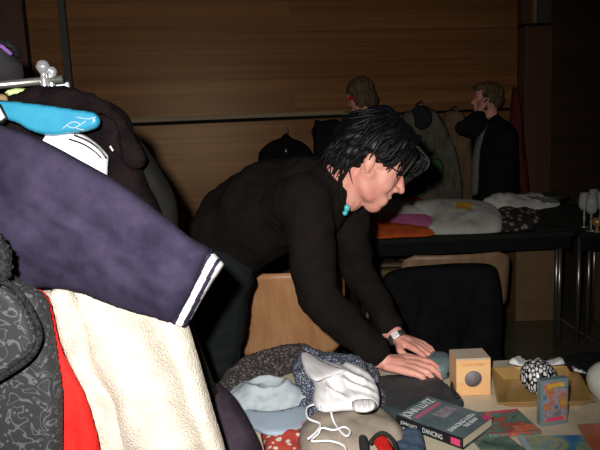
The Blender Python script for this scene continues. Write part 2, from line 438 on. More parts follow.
# ================================================================ SETTING
bm = bmesh.new(); box_bm(bm, (0.4, 3.0, -.05), (8, 7.4, .1)); tag(fin('floor', bm, M['floor'], None, False), kind='structure')
WA = math.radians(9); WD = V((math.cos(WA), math.sin(WA), 0)); WN = V((math.sin(WA), -math.cos(WA), 0)); W0 = V((0, 5.15, 0))
def wpt(x, y, off=0):      # where a sight line meets the back wall
    d = ray(x, y); p0 = W0 + WN * off; t = (p0 - CP).dot(WN) / d.dot(WN); return CP + d * t
def wallbox(name, s0, s1, z0, z1, off, th, mat, par=None, bev=.004):
    o = bpy.data.objects.new(name, None)
    bm = bmesh.new(); box_bm(bm, ((s0 + s1) / 2, off + th / 2 * 0, (z0 + z1) / 2), (s1 - s0, th, z1 - z0), None, bev)
    me = bpy.data.meshes.new(name); bmesh.ops.recalc_face_normals(bm, faces=bm.faces[:]); bm.to_mesh(me); bm.free()
    ob = link(name, me, mat, None, False)
    ob.matrix_world = Matrix.Translation(W0) @ Matrix.Rotation(WA, 4, 'Z')
    return ob
def ws(x, y): return (wpt(x, y) - W0).dot(WD)
sL, sR = ws(31, 60), ws(518, 60)
zseam = wpt(220, 121).z
tag(wallbox('wall_back', sL, sR, zseam + .012, 3.2, .06, .1, M['wall']), kind='structure')
tag(wallbox('wall_back_lower', sL, sR, 0, zseam - .012, .045, .1, M['wall']), kind='structure')
tag(wallbox('wall_left_section', sL - 1.6, sL - .02, 0, 3.2, .03, .1, M['pillar']), kind='structure')
tag(wallbox('trim_1', ws(130, 120), ws(345, 120), zseam + .012, zseam + .047, .0, .03, M['trim']), kind='structure')
tag(wallbox('trim_2', ws(64, 60), ws(71, 60), 0, 3.2, -.02, .07, M['post']), kind='structure')
tag(wallbox('wall_right_pillar', sR + .015, ws(546, 60), 0, wpt(530, 28).z, -.02, .16, M['pillar']), kind='structure')
tag(wallbox('wall_right_section', ws(546, 60), ws(546, 60) + 2.2, 0, 3.2, .06, .1, M['walldark']), kind='structure')
tag(wallbox('wall_behind', sL - 2, sR + 3, -.0, 3.2, .2, .1, M['blackmat']), kind='structure')
z28 = wpt(530, 28).z
tag(wallbox('trim_3', ws(520, 20), ws(529, 20), z28 + .03, 3.2, -.0, .1, M['pillar']), kind='structure')
tag(wallbox('trim_4', ws(529, 20), ws(532, 20), z28 + .03, 3.2, -.03, .1, M['trim']), kind='structure')
tag(wallbox('trim_5', ws(534, 20), ws(548, 20), z28 + .03, 3.2, -.01, .1, M['post']), kind='structure')

# ================================================================ CHAIRS
def chair(name, c, w, ztop, zbot, yaw, mat, label, sd=.38, bend=.05, chamf=.06):
    """bent plywood shell chair on tube legs; its back is nearest to the viewer. c = floor point under the backrest"""
    root = empty(name, (c[0], c[1], 0), label, 'chair', None); R = Matrix.Rotation(yaw, 3, 'Z'); C = V((c[0], c[1], 0))
    bm = bmesh.new(); nx, nz = 20, 14; th = .014
    gr = []
    for side in (0, 1):
        g = []
        for j in range(nz + 1):
            z = zbot + (ztop - zbot) * j / nz
            row = []
            cut = 0
            dz = min(z - zbot, ztop - z)
            if dz < chamf: cut = chamf - math.sqrt(max(0, chamf ** 2 - (chamf - dz) ** 2)) if z > (zbot + ztop) / 2 else (chamf - dz) * 1.1
            hw = w / 2 - cut
            for i in range(nx + 1):
                u = -1 + 2 * i / nx; x = u * hw
                y = bend * (x / (w / 2)) ** 2 + side * th - .06 * (z - zbot) / (ztop - zbot)
                row.append(bm.verts.new(C + R @ V((x, y, z))))
            g.append(row)
        gr.append(g)
    for s in (0, 1):
        for j in range(nz):
            for i in range(nx): bm.faces.new((gr[s][j][i], gr[s][j][i + 1], gr[s][j + 1][i + 1], gr[s][j + 1][i]))
    for j in range(nz):
        for i in (0, nx): bm.faces.new((gr[0][j][i], gr[0][j + 1][i], gr[1][j + 1][i], gr[1][j][i]))
    for i in range(nx):
        for j in (0, nz): bm.faces.new((gr[0][j][i], gr[0][j][i + 1], gr[1][j][i + 1], gr[1][j][i]))
    fin('backrest', bm, mat, root)
    bm = bmesh.new(); box_bm(bm, (0, 0, 0), (w * .9, sd, .016), None, .006)
    for v in bm.verts: v.co = C + R @ (V((v.co.x, v.co.y + sd / 2 + .09, .445 + .02 * (v.co.y / sd) ** 2)))
    fin('seat', bm, mat, root, False)
    for sx in (-1, 1):
        P = lambda x, y, z: C + R @ V((x, y, z))
        tube('leg', [P(sx * w * .40, .04, .001), P(sx * w * .38, .09, .42), P(sx * w * .34, .052, zbot + .05), P(sx * w * .34, .030, zbot + .22)], .010, M['dullmetal'], root, sm=5)
        tube('leg', [P(sx * w * .40, sd + .12, .001), P(sx * w * .38, sd + .05, .42)], .010, M['dullmetal'], root)
    tube('seat_rail', [P(-w * .38, .06, .42), P(-w * .38, sd + .05, .425), P(w * .38, sd + .05, .425), P(w * .38, .06, .42)], .009, M['dullmetal'], root)
    return root
pl = aY(228, 300, 2.45); pr = aY(345, 300, 2.45)
chair('plywood_chair', ((pl.x + pr.x) / 2, 2.45), pr.x - pl.x, aY(262, 273, 2.42).z, aY(262, 362, 2.42).z, .0, M['ply'],
      'light plywood chair back seen under the leaning person in black')
pl = aY(404, 300, 2.85); pr = aY(513, 300, 2.85)
chair('plywood_chair', ((pl.x + pr.x) / 2, 2.9), pr.x - pl.x, aY(470, 252, 2.9).z, .46, .0, M['darkply'],
      'brownish plywood chair covered by a black coat before the far table')
co_ = puffy('draped_coat', [(384, 276), (402, 268), (430, 265), (462, 263), (492, 265), (500, 280), (503, 310), (502, 345), (500, 384), (430, 388), (372, 382), (368, 340), (372, 300)],
            plane(2.80), TOCAM, .05, M['blackcoat'], R=14, Tb=.03, step=4, fold=folds((14, 14, 4), .03, 3))
tag(co_, 'black coat thrown over the brownish chair beyond the hands', 'coat')

# ================================================================ FAR TABLE
FY0, FY1 = 3.59, 4.2
FT = .752
fx0, fx1 = .30, aY(572, 300, 3.6).x
t = empty('folding_table', (1.0, 3.95, 0), 'long dark-edged table behind, covered with second-hand clothes', 'table')
box('tabletop', ((fx0 + fx1) / 2, (FY0 + FY1) / 2, .735), (fx1 - fx0, FY1 - FY0, .03), M['darkgreen'], t)
box('apron', ((fx0 + fx1) / 2, FY0 + .03, .68), (fx1 - fx0 - .02, .02, .08), M['blackmat'], t)
for x, y in ((.42, 3.66), (.42, 4.1), (aY(559, 300, 3.64).x, 3.64), (fx1 - .022, 3.78)):
    tube('leg', [(x, y, .001), (x, y, .72)], .014, M['dullmetal'], t)
t2 = empty('folding_table', (2.25, 3.95, 0), 'black-draped table at the right edge holding glassware', 'table')
tx0 = fx1 + .012
box('tabletop', (tx0 + .6, 3.9, .735), (1.2, .76, .03), M['darkgreen'], t2)
box('apron', (tx0 + .6, 3.54, .68), (1.18, .02, .09), M['blackmat'], t2)
for x, y in ((aY(578, 300, 3.6).x, 3.6), (aY(588, 300, 3.72).x, 3.72), (aY(593, 300, 4.1).x, 4.1), (2.9, 3.6), (2.9, 4.2)):
    tube('leg', [(x, y, .03), (x, y, .72)], .013, M['dullmetal'], t2)
for x in (aY(588, 300, 3.72).x, 2.9):
    tube('foot', [(x, 3.40, .012), (x, 3.5, .03), (x, 4.1, .03), (x, 4.25, .012)], .013, M['dullmetal'], t2)
tube('foot', [(fx1 + .03, 3.5, .02), (fx1 + .28, 3.36, .02)], .012, M['dullmetal'], t2)
# cartons under the far table
def carton(c, s, lab, rz=0, mat='cardboard'):
    r = empty('cardboard_box', (c[0], c[1], 0), lab, 'box')
    box('carton', (c[0], c[1], s[2] / 2 + .001), s, M[mat], r, rz)
    for k in (-1, 1):
        bm = bmesh.new(); box_bm(bm, (0, 0, 0), (s[0] * .98, s[1] * .48, .004)); Rz = Matrix.Rotation(rz, 3, 'Z')
        for v in bm.verts: v.co = V((c[0], c[1], s[2] + .006)) + Rz @ (v.co + V((0, k * s[1] * .25, 0)))
        fin('flap', bm, M[mat], r, False)
    box('tape', (c[0], c[1], s[2] + .0095), (s[0] * .9, .05, .002), M['kraft'], r, rz)
a, b = aZ(516, 322, 0), aZ(560, 320, 0)
carton(((a.x + b.x) / 2, 4.28), (b.x - a.x, .22, .55), 'tall plain cardboard box beneath the right end of the clothes table')
carton((2.3, 4.0), (.46, .3, .5), 'cardboard box behind the chrome legs at the right edge')
carton((.80, 3.95), (.62, .25, .5), 'wide brown box under the table behind the black-coated chair', 0, 'cardboard')
# goods on the far table
def heap(name, pts, z, T, mat, lab, cat, seed=1, amp=.02, R=10, facemat=None, step=2.5, sc=(9, 9, 9), group=None):
    def base(x, y):
        yy = 3.62 + (238 - y - (x - 400) * .045) * .0118
        p = aY(x, y, min(4.17, max(3.61, yy))); p.z = max(p.z, FT + .003); return p
    o = puffy(name, pts, base, V((0, -.5, 1)), T * .45, mat, R=R, step=step, fold=folds(sc, amp, seed, True), facemat=facemat, floorz=FT)
    return tag(o, lab, cat, group)
FT = .752
heap('patterned_scarf', [(340, 214), (352, 212), (366, 218), (378, 224), (376, 236), (370, 240), (356, 244), (344, 238)], FT + .0, .05, M['fringe'], 'multicoloured knitted scarf end hanging beside the orange cloth', 'scarf', 2)
heap('orange_cloth', [(356, 224), (372, 220), (395, 222), (425, 226), (436, 229), (428, 236), (400, 237), (376, 239), (360, 236)], FT, .035, M['orange'], 'orange knitted garment at the front edge of the clothes table', 'garment', 3, .012)
heap('pink_cloth', [(384, 214), (400, 210), (420, 212), (434, 217), (438, 226), (425, 228), (400, 226), (388, 222)], FT + .02, .035, M['pinkcloth'], 'pink garment lying on the orange one', 'garment', 4, .01)
heap('grey_garment', [(372, 204), (395, 200), (430, 203), (436, 214), (415, 218), (390, 217), (374, 212)], FT, .05, M['offwhite'], 'greyish garment under the red scrap by the face', 'garment', 5, .01)
heap('red_cloth', [(398, 201), (410, 197), (424, 200), (424, 207), (410, 211), (399, 208)], FT + .05, .03, M['red'], 'small red garment just right of the nose', 'garment', 6, .01)
heap('white_garment', [(404, 208), (420, 201), (450, 199), (484, 202), (500, 212), (503, 226), (492, 232), (460, 233), (428, 231), (430, 218)], FT, .10, [M['offwhite'], M['yellow']],
     'large white garment with a yellow patch on the table', 'garment', 7, .014, 16, lambda x, y: 1 if 455 < x < 472 and 207 < y < 215 else 0, 2.0)
heap('printed_garment', [(496, 212), (506, 206), (525, 206), (540, 214), (538, 224), (520, 228), (500, 228)], FT, .06, M['patchwork'], 'black and rose printed garment right of the white pile', 'garment', 8, .015)
heap('crumpled_blouse', [(483, 200), (500, 193), (520, 195), (536, 193), (548, 198), (560, 203), (556, 209), (535, 211), (515, 212), (504, 207), (494, 206)], FT + .02, .07, M['offwhite'], 'crumpled off-white blouse at the back of the clothes table', 'garment', 9, .03, 7, None, 2, (14, 14, 14))
heap('dark_cloth', [(528, 212), (560, 204), (585, 206), (600, 212), (600, 232), (570, 236), (540, 234)], FT + .002, .03, M['darkgreen'], 'dark green cloth between blouse and glassware', 'cloth', 10, .01)
d = aY(546, 203, 4.0)
dish = lathe('serving_dish', [(.06, 0), (.10, .01), (.13, .045), (.14, .05), (.135, .055), (.10, .022), (.02, .016)], d, M['tanmetal'])
tag(dish, 'shallow grey metal dish at the right of the blouse', 'dish')
gl0 = None
for i, (gx, gy) in enumerate(((584, 227), (593, 222), (600, 226), (591, 231), (606, 223))):
    p = aZ(gx, gy, FT + .012); h = .21 + .02 * (i % 2)
    if gl0 is None:
        gl0 = empty('stemmed_glass', p, '', 'glass', 'stemmed glasses on the right-hand table')
        lathe('bowl', [(.006, .10), (.022, .108), (.034, .13), (.034, .17), (.028, h), (.026, h), (.031, .17), (.031, .132), (.018, .112), (.002, .108)], p, M['glass'], gl0)
        lathe('stem', [(.004, .006), (.004, .04), (.008, .05), (.004, .08), (.006, .101)], p, M['glass'], gl0, 12)
        lathe('foot', [(.032, 0), (.032, .003), (.006, .007)], p, M['chrome'], gl0)
        g = gl0
    else:
        g = gl0.copy(); COL.objects.link(g); g.location = p
        for ch in [c for c in COL.objects if c.parent == gl0]:
            c2 = ch.copy(); COL.objects.link(c2); inv = ch.matrix_parent_inverse.copy(); c2.parent = g; c2.matrix_parent_inverse = inv
    g['label'] = ['leftmost clear stemmed glass on the right-hand table', 'tall clear glass behind the leftmost one at right', 'clear stemmed glass touching the right photo edge', 'front clear stemmed glass nearest the gold cup', 'rearmost stemmed glass at the far right corner'][i]
    g['group'] = 'stemmed glasses on the right-hand table'
p = aZ(597, 232, FT + .012)
lathe_o = lathe('gold_cup', [(.022, 0), (.024, .004), (.008, .012), (.008, .03), (.028, .045), (.034, .08), (.031, .08), (.02, .045)], p, M['gold'])
tag(lathe_o, 'small gold cup in front of the stemmed glasses', 'cup')

# ================================================================ BACKGROUND: hung coats
def hung(name, pts, Y, T, mat, lab, seed=1, R=8, cat='coat', amp=.02):
    r = empty(name, aY(pts[0][0], pts[0][1], Y), lab, cat)
    puffy('cloth_body', pts, plane(Y), TOCAM, T, mat, r, R=R, Tb=T * .5, step=3, fold=folds((13, 10, 2.2), amp * 2.6, seed, True))
    return r
c = hung('hanging_coat', [(258, 160), (261, 150), (270, 142), (280, 138), (286, 133), (292, 138), (302, 142), (310, 149), (314, 160), (314, 190), (312, 260), (262, 262), (258, 200)], 4.75, .07, M['blackcoat'],
         'black coat hanging on the wall left of the blonde person', 2)
hp = aY(286, 131, 4.75)
tube('hook', [hp + V((0, .16, .02)), hp + V((0, 0, .03)), hp + V((.012, -.03, 0)), hp + V((0, -.04, -.02))], .006, M['chrome'], c, sm=4)
tube('clasp', [aY(286, 148, 4.66), aY(286, 154, 4.66)], .012, M['dullmetal'], c)
c = hung('hanging_coat', [(402, 116), (412, 110), (421, 106), (430, 108), (440, 116), (452, 140), (460, 165), (462, 215), (440, 225), (408, 220), (402, 150)], 4.82, .07, M['greenbeige'],
         'pale grey-green coat hanging between the two background people', 3)
puffy('collar', [(413, 110), (421, 105), (430, 110), (432, 122), (424, 130), (414, 126)], plane(4.74), TOCAM, .03, M['hatgrey'], c, R=6, step=2.5)
puffy('lining', [(424, 165), (436, 158), (444, 165), (440, 180), (426, 184)], plane(4.74), TOCAM, .02, M['green'], c, R=6, step=2.5)
hp = aY(421, 106, 4.82); tube('hook', [hp + V((0, .22, .02)), hp + V((0, 0, .04)), hp + V((0, -.03, .0))], .006, M['dullmetal'], c, sm=4)
c = hung('hanging_coat', [(444, 116), (455, 110), (464, 114), (470, 130), (474, 170), (474, 215), (452, 222), (448, 170)], 4.92, .06, M['tan'],
         'tan coat hanging just left of the person telephoning', 4)
hp = aY(456, 111, 4.92); tube('hook', [hp + V((0, .2, .02)), hp + V((0, 0, .04)), hp + V((0, -.03, .0))], .006, M['dullmetal'], c, sm=4)
c = hung('red_drape', [(512, 90), (516, 88), (519, 96), (524, 140), (530, 200), (526, 240), (512, 240), (508, 150)], 4.95, .05, M['darkred'], 'dark red drape hanging at the pillar behind the person telephoning', 5, 5, 'drape')

# ---------------------------------------------------------------- people helpers
def hand_caps(bm, wrist, fd, acr, up, s=1.0, curl=(.35, .5, .4), curls=None, thumb=1, spread=.06, tcurl=.4):
    """fd: forward, acr: from little finger to index side, up: back of hand"""
    fd, acr, up = V(fd).normalized(), V(acr).normalized(), V(up).normalized()
    w = V(wrist)
    pl_ = .082 * s
    for k in range(4):
        o = (k - 1.5) * .0185 * s
        a = w + acr * o * .55 + fd * .008 * s; b = w + fd * (pl_ - abs(k - 2) * .004 * s) + acr * o
        capsule(bm, a, b, .013 * s, .0105 * s, (up, .92))
    capsule(bm, w - fd * .03 * s, w + fd * .035 * s, .021 * s, .022 * s, (up, .75))
    lens = (.052, .066, .071, .064)
    for k in range(4):
        o = (k - 1.5) * .0185 * s; p = w + fd * (pl_ - abs(k - 2) * .004 * s) + acr * o
        d = (fd + acr * spread * (k - 1.5)).normalized(); L = lens[k] * s
        cc = curls[k] if curls else curl; ang = 0
        for seg, (fr, c_) in enumerate(zip((.45, .31, .24), cc)):
            ang += c_; dd = d * math.cos(ang) - up * math.sin(ang); q = p + dd * (L * fr)
            capsule(bm, p, q, (.0088 - seg * .0008) * s, (.0082 - seg * .0009) * s, None, 12); p = q
    p = w + fd * .018 * s + acr * .026 * s * thumb * 1.0 - up * .004
    d = (fd * .75 + acr * .62 * thumb - up * .22).normalized()
    q = p + d * .038 * s; capsule(bm, p - acr * .012 * thumb * s, q, .014 * s, .0105 * s, None, 12)
    d2 = (fd * .95 + acr * (.62 - tcurl) * thumb - up * .25).normalized()
    q2 = q + d2 * .030 * s; capsule(bm, q, q2, .0105 * s, .0092 * s, None, 12)
    q3 = q2 + (d2 - up * .2).normalized() * .022 * s; capsule(bm, q2, q3, .0092 * s, .0078 * s, None, 12)
def head_caps(bm, O, R, s=1.0):
    """O ear-canal midpoint; R columns: forward, left, up"""
    T = lambda x, y, z: O + R @ V((x, y, z)) * s
    E = lambda c, r, rot=None: ellip(bm, T(*c), V(r) * s, R @ rot if rot else R)
    ry = lambda a: Matrix.Rotation(math.radians(a), 3, 'Y')
    E((-.005, 0, .048), (.098, .074, .082)); E((.030, 0, .050), (.064, .066, .072))
    E((.048, 0, -.005), (.046, .058, .068)); E((.018, 0, -.030), (.052, .060, .046))
    E((.045, 0, -.045), (.045, .050, .045), ry(20))
    E((.068, 0, -.079), (.027, .032, .025))
    for sy in (-1, 1):
        capsule(bm, T(.004, sy * .040, -.040), T(.066, sy * .010, -.076), .018 * s, .020 * s); capsule(bm, T(.01, sy * .040, -.02), T(.075, sy * .012, -.058), .026 * s, .024 * s)
        E((.052, sy * .034, -.020), (.036, .025, .030)); E((.020, sy * .036, -.052), (.048, .022, .022), ry(32))
        E((.079, sy * .030, .038), (.014, .028, .008))
        E((.066, sy * .030, .018), (.020, .016, .013))
        E((-.006, sy * .073, .006), (.014, .008, .023), ry(-14)); E((.000, sy * .070, -.012), (.008, .006, .010))
        E((.098, sy * .011, -.018), (.011, .009, .008))
    capsule(bm, T(.084, 0, .028), T(.112, 0, -.010), .009 * s, .0105 * s, None, 12); E((.112, 0, -.012), (.012, .011, .010))
    E((.086, 0, -.030), (.014, .022, .018))
    E((.095, 0, -.043), (.009, .020, .0055)); E((.092, 0, -.058), (.009, .018, .0065)); E((.082, 0, -.070), (.012, .024, .014))
# ================================================================ MAIN PERSON
person = empty('person', (-.35, 1.98, 0), 'person with short black hair in black top leaning over the goods', 'person')
hipC = aY(214, 262, 1.95); 
hipN, hipF = hipC + V((.02, -.08, -.02)), hipC + V((-.02, .09, -.02))
sp1 = aY(238, 228, 1.92); sp2 = aY(272, 207, 1.84); sp3 = aY(310, 197, 1.74); neckB = aY(340, 186, 1.68)
shN = aY(306, 200, 1.615); shF = aY(346, 198, 1.82)
elN = aY(317, 296, 1.60); elF = aY(356, 268, 1.84)
wrN = aZ(385, 362, .797); wrF = aZ(397, 337, .815)
kneeN = V((-.33, 1.93, .52)); kneeF = V((-.36, 2.12, .52)); ankN = V((-.36, 2.0, .09)); ankF = V((-.40, 2.2, .09))
earO = aY(367, 164, 1.66)
TA = math.radians(34)
HR = Matrix(((math.cos(TA), 0, math.sin(TA)), (0, 1, 0), (-math.sin(TA), 0, math.cos(TA))))
HT = lambda x, y, z: earO + HR @ V((x, y, z)) * 1.01
bm = bmesh.new()
head_caps(bm, earO, HR, 1.055)
skb = HT(-.045, 0, -.03)
capsule(bm, neckB, skb, .062, .056); capsule(bm, neckB + V((.02, 0, -.02)), HT(.005, 0, -.045), .056, .050)
capsule(bm, sp3, neckB, .10, .06); capsule(bm, sp2, sp3, .115, .11); capsule(bm, sp1, sp2, .11, .12); capsule(bm, hipC, sp1, .12, .11)
for h_, k_, a_ in ((hipN, kneeN, ankN), (hipF, kneeF, ankF)):
    capsule(bm, h_, k_, .078, .05); capsule(bm, k_, a_, .05, .035); capsule(bm, a_ + V((-.02, 0, -.03)), a_ + V((.14, -.02, -.055)), .035, .028)
for s_, e_, w_ in ((shN, elN, wrN), (shF, elF, wrF)):
    capsule(bm, sp3, s_, .07, .05); capsule(bm, s_, e_, .046, .038); capsule(bm, e_, w_, .037, .0235, None)
hdN = (aZ(450, 371, .790) - wrN); hdF = (aZ(450, 360, .785) - wrF)
upN = V((.05, -.30, 1)); upF = V((.25, -.15, 1))
def orth(u, d): d = V(d).normalized(); return (V(u) - d * V(u).dot(d)).normalized()
uN = orth(upN, hdN); uF = orth(upF, hdF)
acN = uN.cross(hdN.normalized()); acF = uF.cross(hdF.normalized())
if acN.y < 0: acN = -acN        # right hand: index side points away from the viewer
if acF.y > 0: acF = -acF        # left hand: index side points to the viewer
hand_caps(bm, wrN, hdN, acN, uN, 1.06, curls=((.25, .85, .7), (.2, .75, .6), (.15, .6, .5), (.1, .5, .4)), thumb=1, spread=.01)
hand_caps(bm, wrF, hdF, acF, uF, .98, curls=((.15, .5, .5), (.15, .55, .5), (.18, .6, .5), (.2, .6, .5)), thumb=1, spread=.02, tcurl=.5)
body_ = blob('body', bm, .0028, M['skin'], person, 5, None, .5)
tb = bmesh.new(); tb.from_mesh(body_.data); inv_ = HR.transposed(); soft = []
for v in tb.verts:
    q = (inv_ @ (v.co - earO)) / 1.055
    if -.06 < q.x < .088 and -.100 < q.z < .004 and .016 < abs(q.y) < .09 and not (q.x > .078 and abs(q.y) < .03) and not (abs(q.x) < .022 and q.z > -.026): soft.append(v)
for _ in range(45): bmesh.ops.smooth_vert(tb, verts=soft, factor=.5, use_axis_x=True, use_axis_y=True, use_axis_z=True)
tb.to_mesh(body_.data); tb.free()
# sweater
bm = bmesh.new()
capsule(bm, hipC + V((.01, 0, .02)), sp1, .132, .140); capsule(bm, sp1, sp2, .142, .142); capsule(bm, sp2, sp3, .142, .116)
capsule(bm, sp3, neckB + V((-.035, 0, -.012)), .108, .070)
capsule(bm, sp3 + V((0, 0, -.03)), shN, .10, .066); capsule(bm, sp3, shF, .09, .06); capsule(bm, neckB + V((-.04, 0, 0)), shN, .06, .06); capsule(bm, neckB + V((-.04, 0, 0)), shF, .06, .06)
capsule(bm, sp2 + V((.03, -.06, .0)), shN, .09, .07); capsule(bm, shN, elN, .068, .055); capsule(bm, elN, elN.lerp(wrN, .84), .055, .038)
capsule(bm, shF, elF, .060, .050); capsule(bm, elF, elF.lerp(wrF, .82), .050, .034)
def swf(p):
    q = V((p[0] * 9, p[1] * 9, p[2] * 9)); v = abs(noise.noise(q)) ; v2 = abs(noise.noise(q * 2.3 + V((4, 0, 0))))
    return .010 - .016 * v - .006 * v2
blob('sweater', bm, .006, M['sweater'], person, 22, swf)
# ribbed cuffs
for w_, e_, r_ in ((wrN, elN, .034), (wrF, elF, .032)):
    d_ = (w_ - e_).normalized(); a = e_.lerp(w_, .78)
    tube('cuff', [a, a + d_ * .015, a + d_ * .03], [r_ + .004, r_ + .002, r_], M['sweater'], person, 20)
# trousers
bm = bmesh.new()
capsule(bm, hipN, hipF, .118, .118)
for h_, k_, a_ in ((hipN, kneeN, ankN), (hipF, kneeF, ankF)):
    capsule(bm, h_, k_, .108, .082); capsule(bm, k_, a_ + V((0, 0, -.01)), .082, .072)
blob('trousers', bm, .009, M['trousers'], person, 6, folds((7, 7, 10), .014, 5, True))
for a_ in (ankN, ankF):
    bm = bmesh.new(); capsule(bm, a_ + V((-.03, 0, -.045)), a_ + V((.15, -.02, -.058)), .042, .034); capsule(bm, a_, a_ + V((0, 0, -.04)), .045, .042)
    for v in bm.verts: v.co.z = max(v.co.z, .001)
    blob('shoe', bm, .006, M['black'], person, 4)
# face details
for sy in (-1, 1):
    bm = bmesh.new(); ellip(bm, HT(.074, sy * .030, .019), (.0115, .0115, .0115)); fin('eye', bm, M['white'], person)
tube('mouth', [HT(.090, -.020, -.051), HT(.0995, -.008, -.0505), HT(.101, 0, -.0505), HT(.0995, .008, -.0505), HT(.090, .020, -.051)], .0022, M['mauve'], person, 8, 5)
tube('neckline', [aY(340, 176, 1.605), aY(341, 190, 1.60), aY(343, 202, 1.60), aY(349, 212, 1.625)], .006, M['sweater'], person, sm=5)
bm = bmesh.new(); ellip(bm, aY(347, 208, 1.58), (.008, .006, .010)); ellip(bm, aY(345, 213, 1.58), (.007, .006, .007)); fin('turquoise_bead', bm, M['turqbead'], person)
# glasses
g = bmesh.new()
for sy in (-1, 1):
    c_ = [HT(.101 - .012 * abs(u) - (.022 if sy * u > 0 else 0) * abs(u) * .5, sy * .031 + .024 * u, .018 + .013 * v) for u, v in
          ((-1, .8), (0, 1), (1, .9), (1, -.3), (.5, -1), (-.5, -1), (-1, -.4))]
    fs = [g.verts.new(p) for p in c_]; bs = [g.verts.new(p - HR @ V((.003, 0, 0))) for p in c_]
    g.faces.new(fs); g.faces.new(bs[::-1])
    for i in range(7): g.faces.new((fs[i], fs[(i + 1) % 7], bs[(i + 1) % 7], bs[i]))
gl = fin('glasses', g, M['lens'], person, False)
for sy in (-1, 1):
    tube('temple_arm', [HT(.090, sy * .056, .024), HT(.06, sy * .072, .024), HT(.005, sy * .080, .022)], .0018, M['black'], gl, 6, 4)
tube('bridge', [HT(.101, -.010, .024), HT(.106, 0, .027), HT(.101, .010, .024)], .002, M['black'], gl, 6)
# hair: a cap of hair plus tapering locks
bm = bmesh.new()
def hE(c, r): ellip(bm, HT(*c), r, HR)
hE((-.012, 0, .060), (.108, .088, .083)); hE((-.055, 0, .030), (.072, .082, .082)); hE((.045, 0, .088), (.062, .072, .048)); hE((-.060, 0, -.015), (.048, .066, .055))
rnd = random.Random(3)
def lock(bm, pts, r0, n=7, flat=.5):
    q = spl(pts, 5); m = len(q)
    tube_bm(bm, q, [r0 * (1 - (i / (m - 1)) ** 2 * .92) * (.55 + .45 * min(1, i / (m * .25))) for i in range(m)], n, True, flat)
hb = bmesh.new()
for i in range(240):                       # swept back and down all over the skull
    th = rnd.uniform(-1.9, 1.9); ph = rnd.uniform(-1.0, 1.25)
    x0 = .012 + .075 * math.sin(ph) ; y0 = .080 * math.sin(th) * math.cos(ph * .4); z0 = .070 + .074 * math.cos(th * .8) * math.cos(ph * .55)
    if z0 < .03: continue
    sy = 1 if y0 > 0 else -1
    L = rnd.uniform(.05, .095); back = rnd.uniform(.4, 1.0)
    dr = V((-back * .6 + rnd.uniform(-.4, .4), sy * rnd.uniform(.1, .5), -rnd.uniform(.35, .9))).normalized()
    p0 = V((x0, y0, z0)); p1 = p0 + dr * L * .45 + V((0, sy * .012, .010)); p2 = p0 + dr * L + V((rnd.uniform(-.02, .01), sy * .006, -.012))
    def push(p):                          # keep outside the skull
        c = V((-.012, 0, .052)); d = p - c; e = math.sqrt((d.x / .112) ** 2 + (d.y / .092) ** 2 + (d.z / .088) ** 2)
        return c + d / e * max(e, rnd.uniform(.98, 1.05)) if e > 0 else p
    lock(hb, [HT(*push(p0)), HT(*push(p1)), HT(*push(p2))], rnd.uniform(.007, .013), 8, .45)
for i in range(110):                        # nape and behind the ear
    y0 = rnd.uniform(-.085, .085); x0 = rnd.uniform(-.10, -.03)
    p0 = V((x0, y0, rnd.uniform(-.01, .05))); lock(hb, [HT(*p0), HT(*(p0 + V((-.012, (.008 if y0 > 0 else -.008), -.03)))), HT(*(p0 + V((rnd.uniform(-.028, .02), rnd.uniform(-.004, .004), -rnd.uniform(.06, .105)))))], rnd.uniform(.004, .0075))
for i in range(90):                        # fringe falling forward over the brow
    y0 = rnd.uniform(-.06, .062); a = V((rnd.uniform(.02, .075), y0, .128 - abs(y0) * .3)); xe = rnd.uniform(.10, .132); ze = rnd.uniform(.028, .075) if y0 < .0 else rnd.uniform(-.02, .06)
    lock(hb, [HT(*a), HT(.104 + rnd.uniform(0, .016), y0 * 1.05, .098), HT(xe + .004, y0 * 1.1, (.098 + ze) / 2), HT(xe - .006, y0 * 1.1 + rnd.uniform(-.01, .01), ze)], rnd.uniform(.005, .009))
for i in range(34):                        # long side strands from the temple past the eye
    t_ = rnd.random(); a = V((.03 + .04 * t_, -.076, .085 + .02 * t_)); L = rnd.uniform(.05, .085)
    xe = .045 + .055 * t_ + rnd.uniform(-.01, .012)
    lock(hb, [HT(*a), HT(a.x + .015, -.084, a.z - L * .5), HT(xe, -.078 + .03 * t_, a.z - L)], rnd.uniform(.002, .0042))
for i in range(26):                        # locks over the far side in front of the face
    y0 = rnd.uniform(.02, .07); lock(hb, [HT(.080, y0, .10), HT(.108, y0, .075), HT(.117, y0, .035), HT(.110 + rnd.uniform(-.01, .012), y0, rnd.uniform(-.03, .01))], rnd.uniform(.006, .010))
me = bpy.data.meshes.new('x'); hb.to_mesh(me)
base = blob('hair', bm, .004, M['hair'], person, 3, folds((40, 40, 60), .004, 2))
tmp = bmesh.new(); tmp.from_mesh(base.data); tmp.from_mesh(me); tmp.to_mesh(base.data); tmp.free(); hb.free()
for p in base.data.polygons: p.use_smooth = True
# watch
wd = (wrF - elF).normalized(); wc = wrF + wd * .004
s_, u_ = frame_of(wd)
wt = tube('watch_strap', [wc - wd * .009, wc + wd * .009], .0275, M['dullmetal'], person, 28); 
bmw = bmesh.new(); wn = (CP - wc); wn = orth(wn + V((-.2, 0, .2)), wd)
cx_ = wd.cross(wn)
for v in box_bm(bmw, (0, 0, 0), (.020, .022, .008), None, .002): v.co = wc + wn * .029 + wd * v.co.x + cx_ * v.co.y + wn * v.co.z
fin('watch_case', bmw, M['steelwatch'], wt, False)

# ================================================================ BACKGROUND PEOPLE
def person_bg(label, headpx, Y, hm, face, top, bottom, shirt=None):
    pass
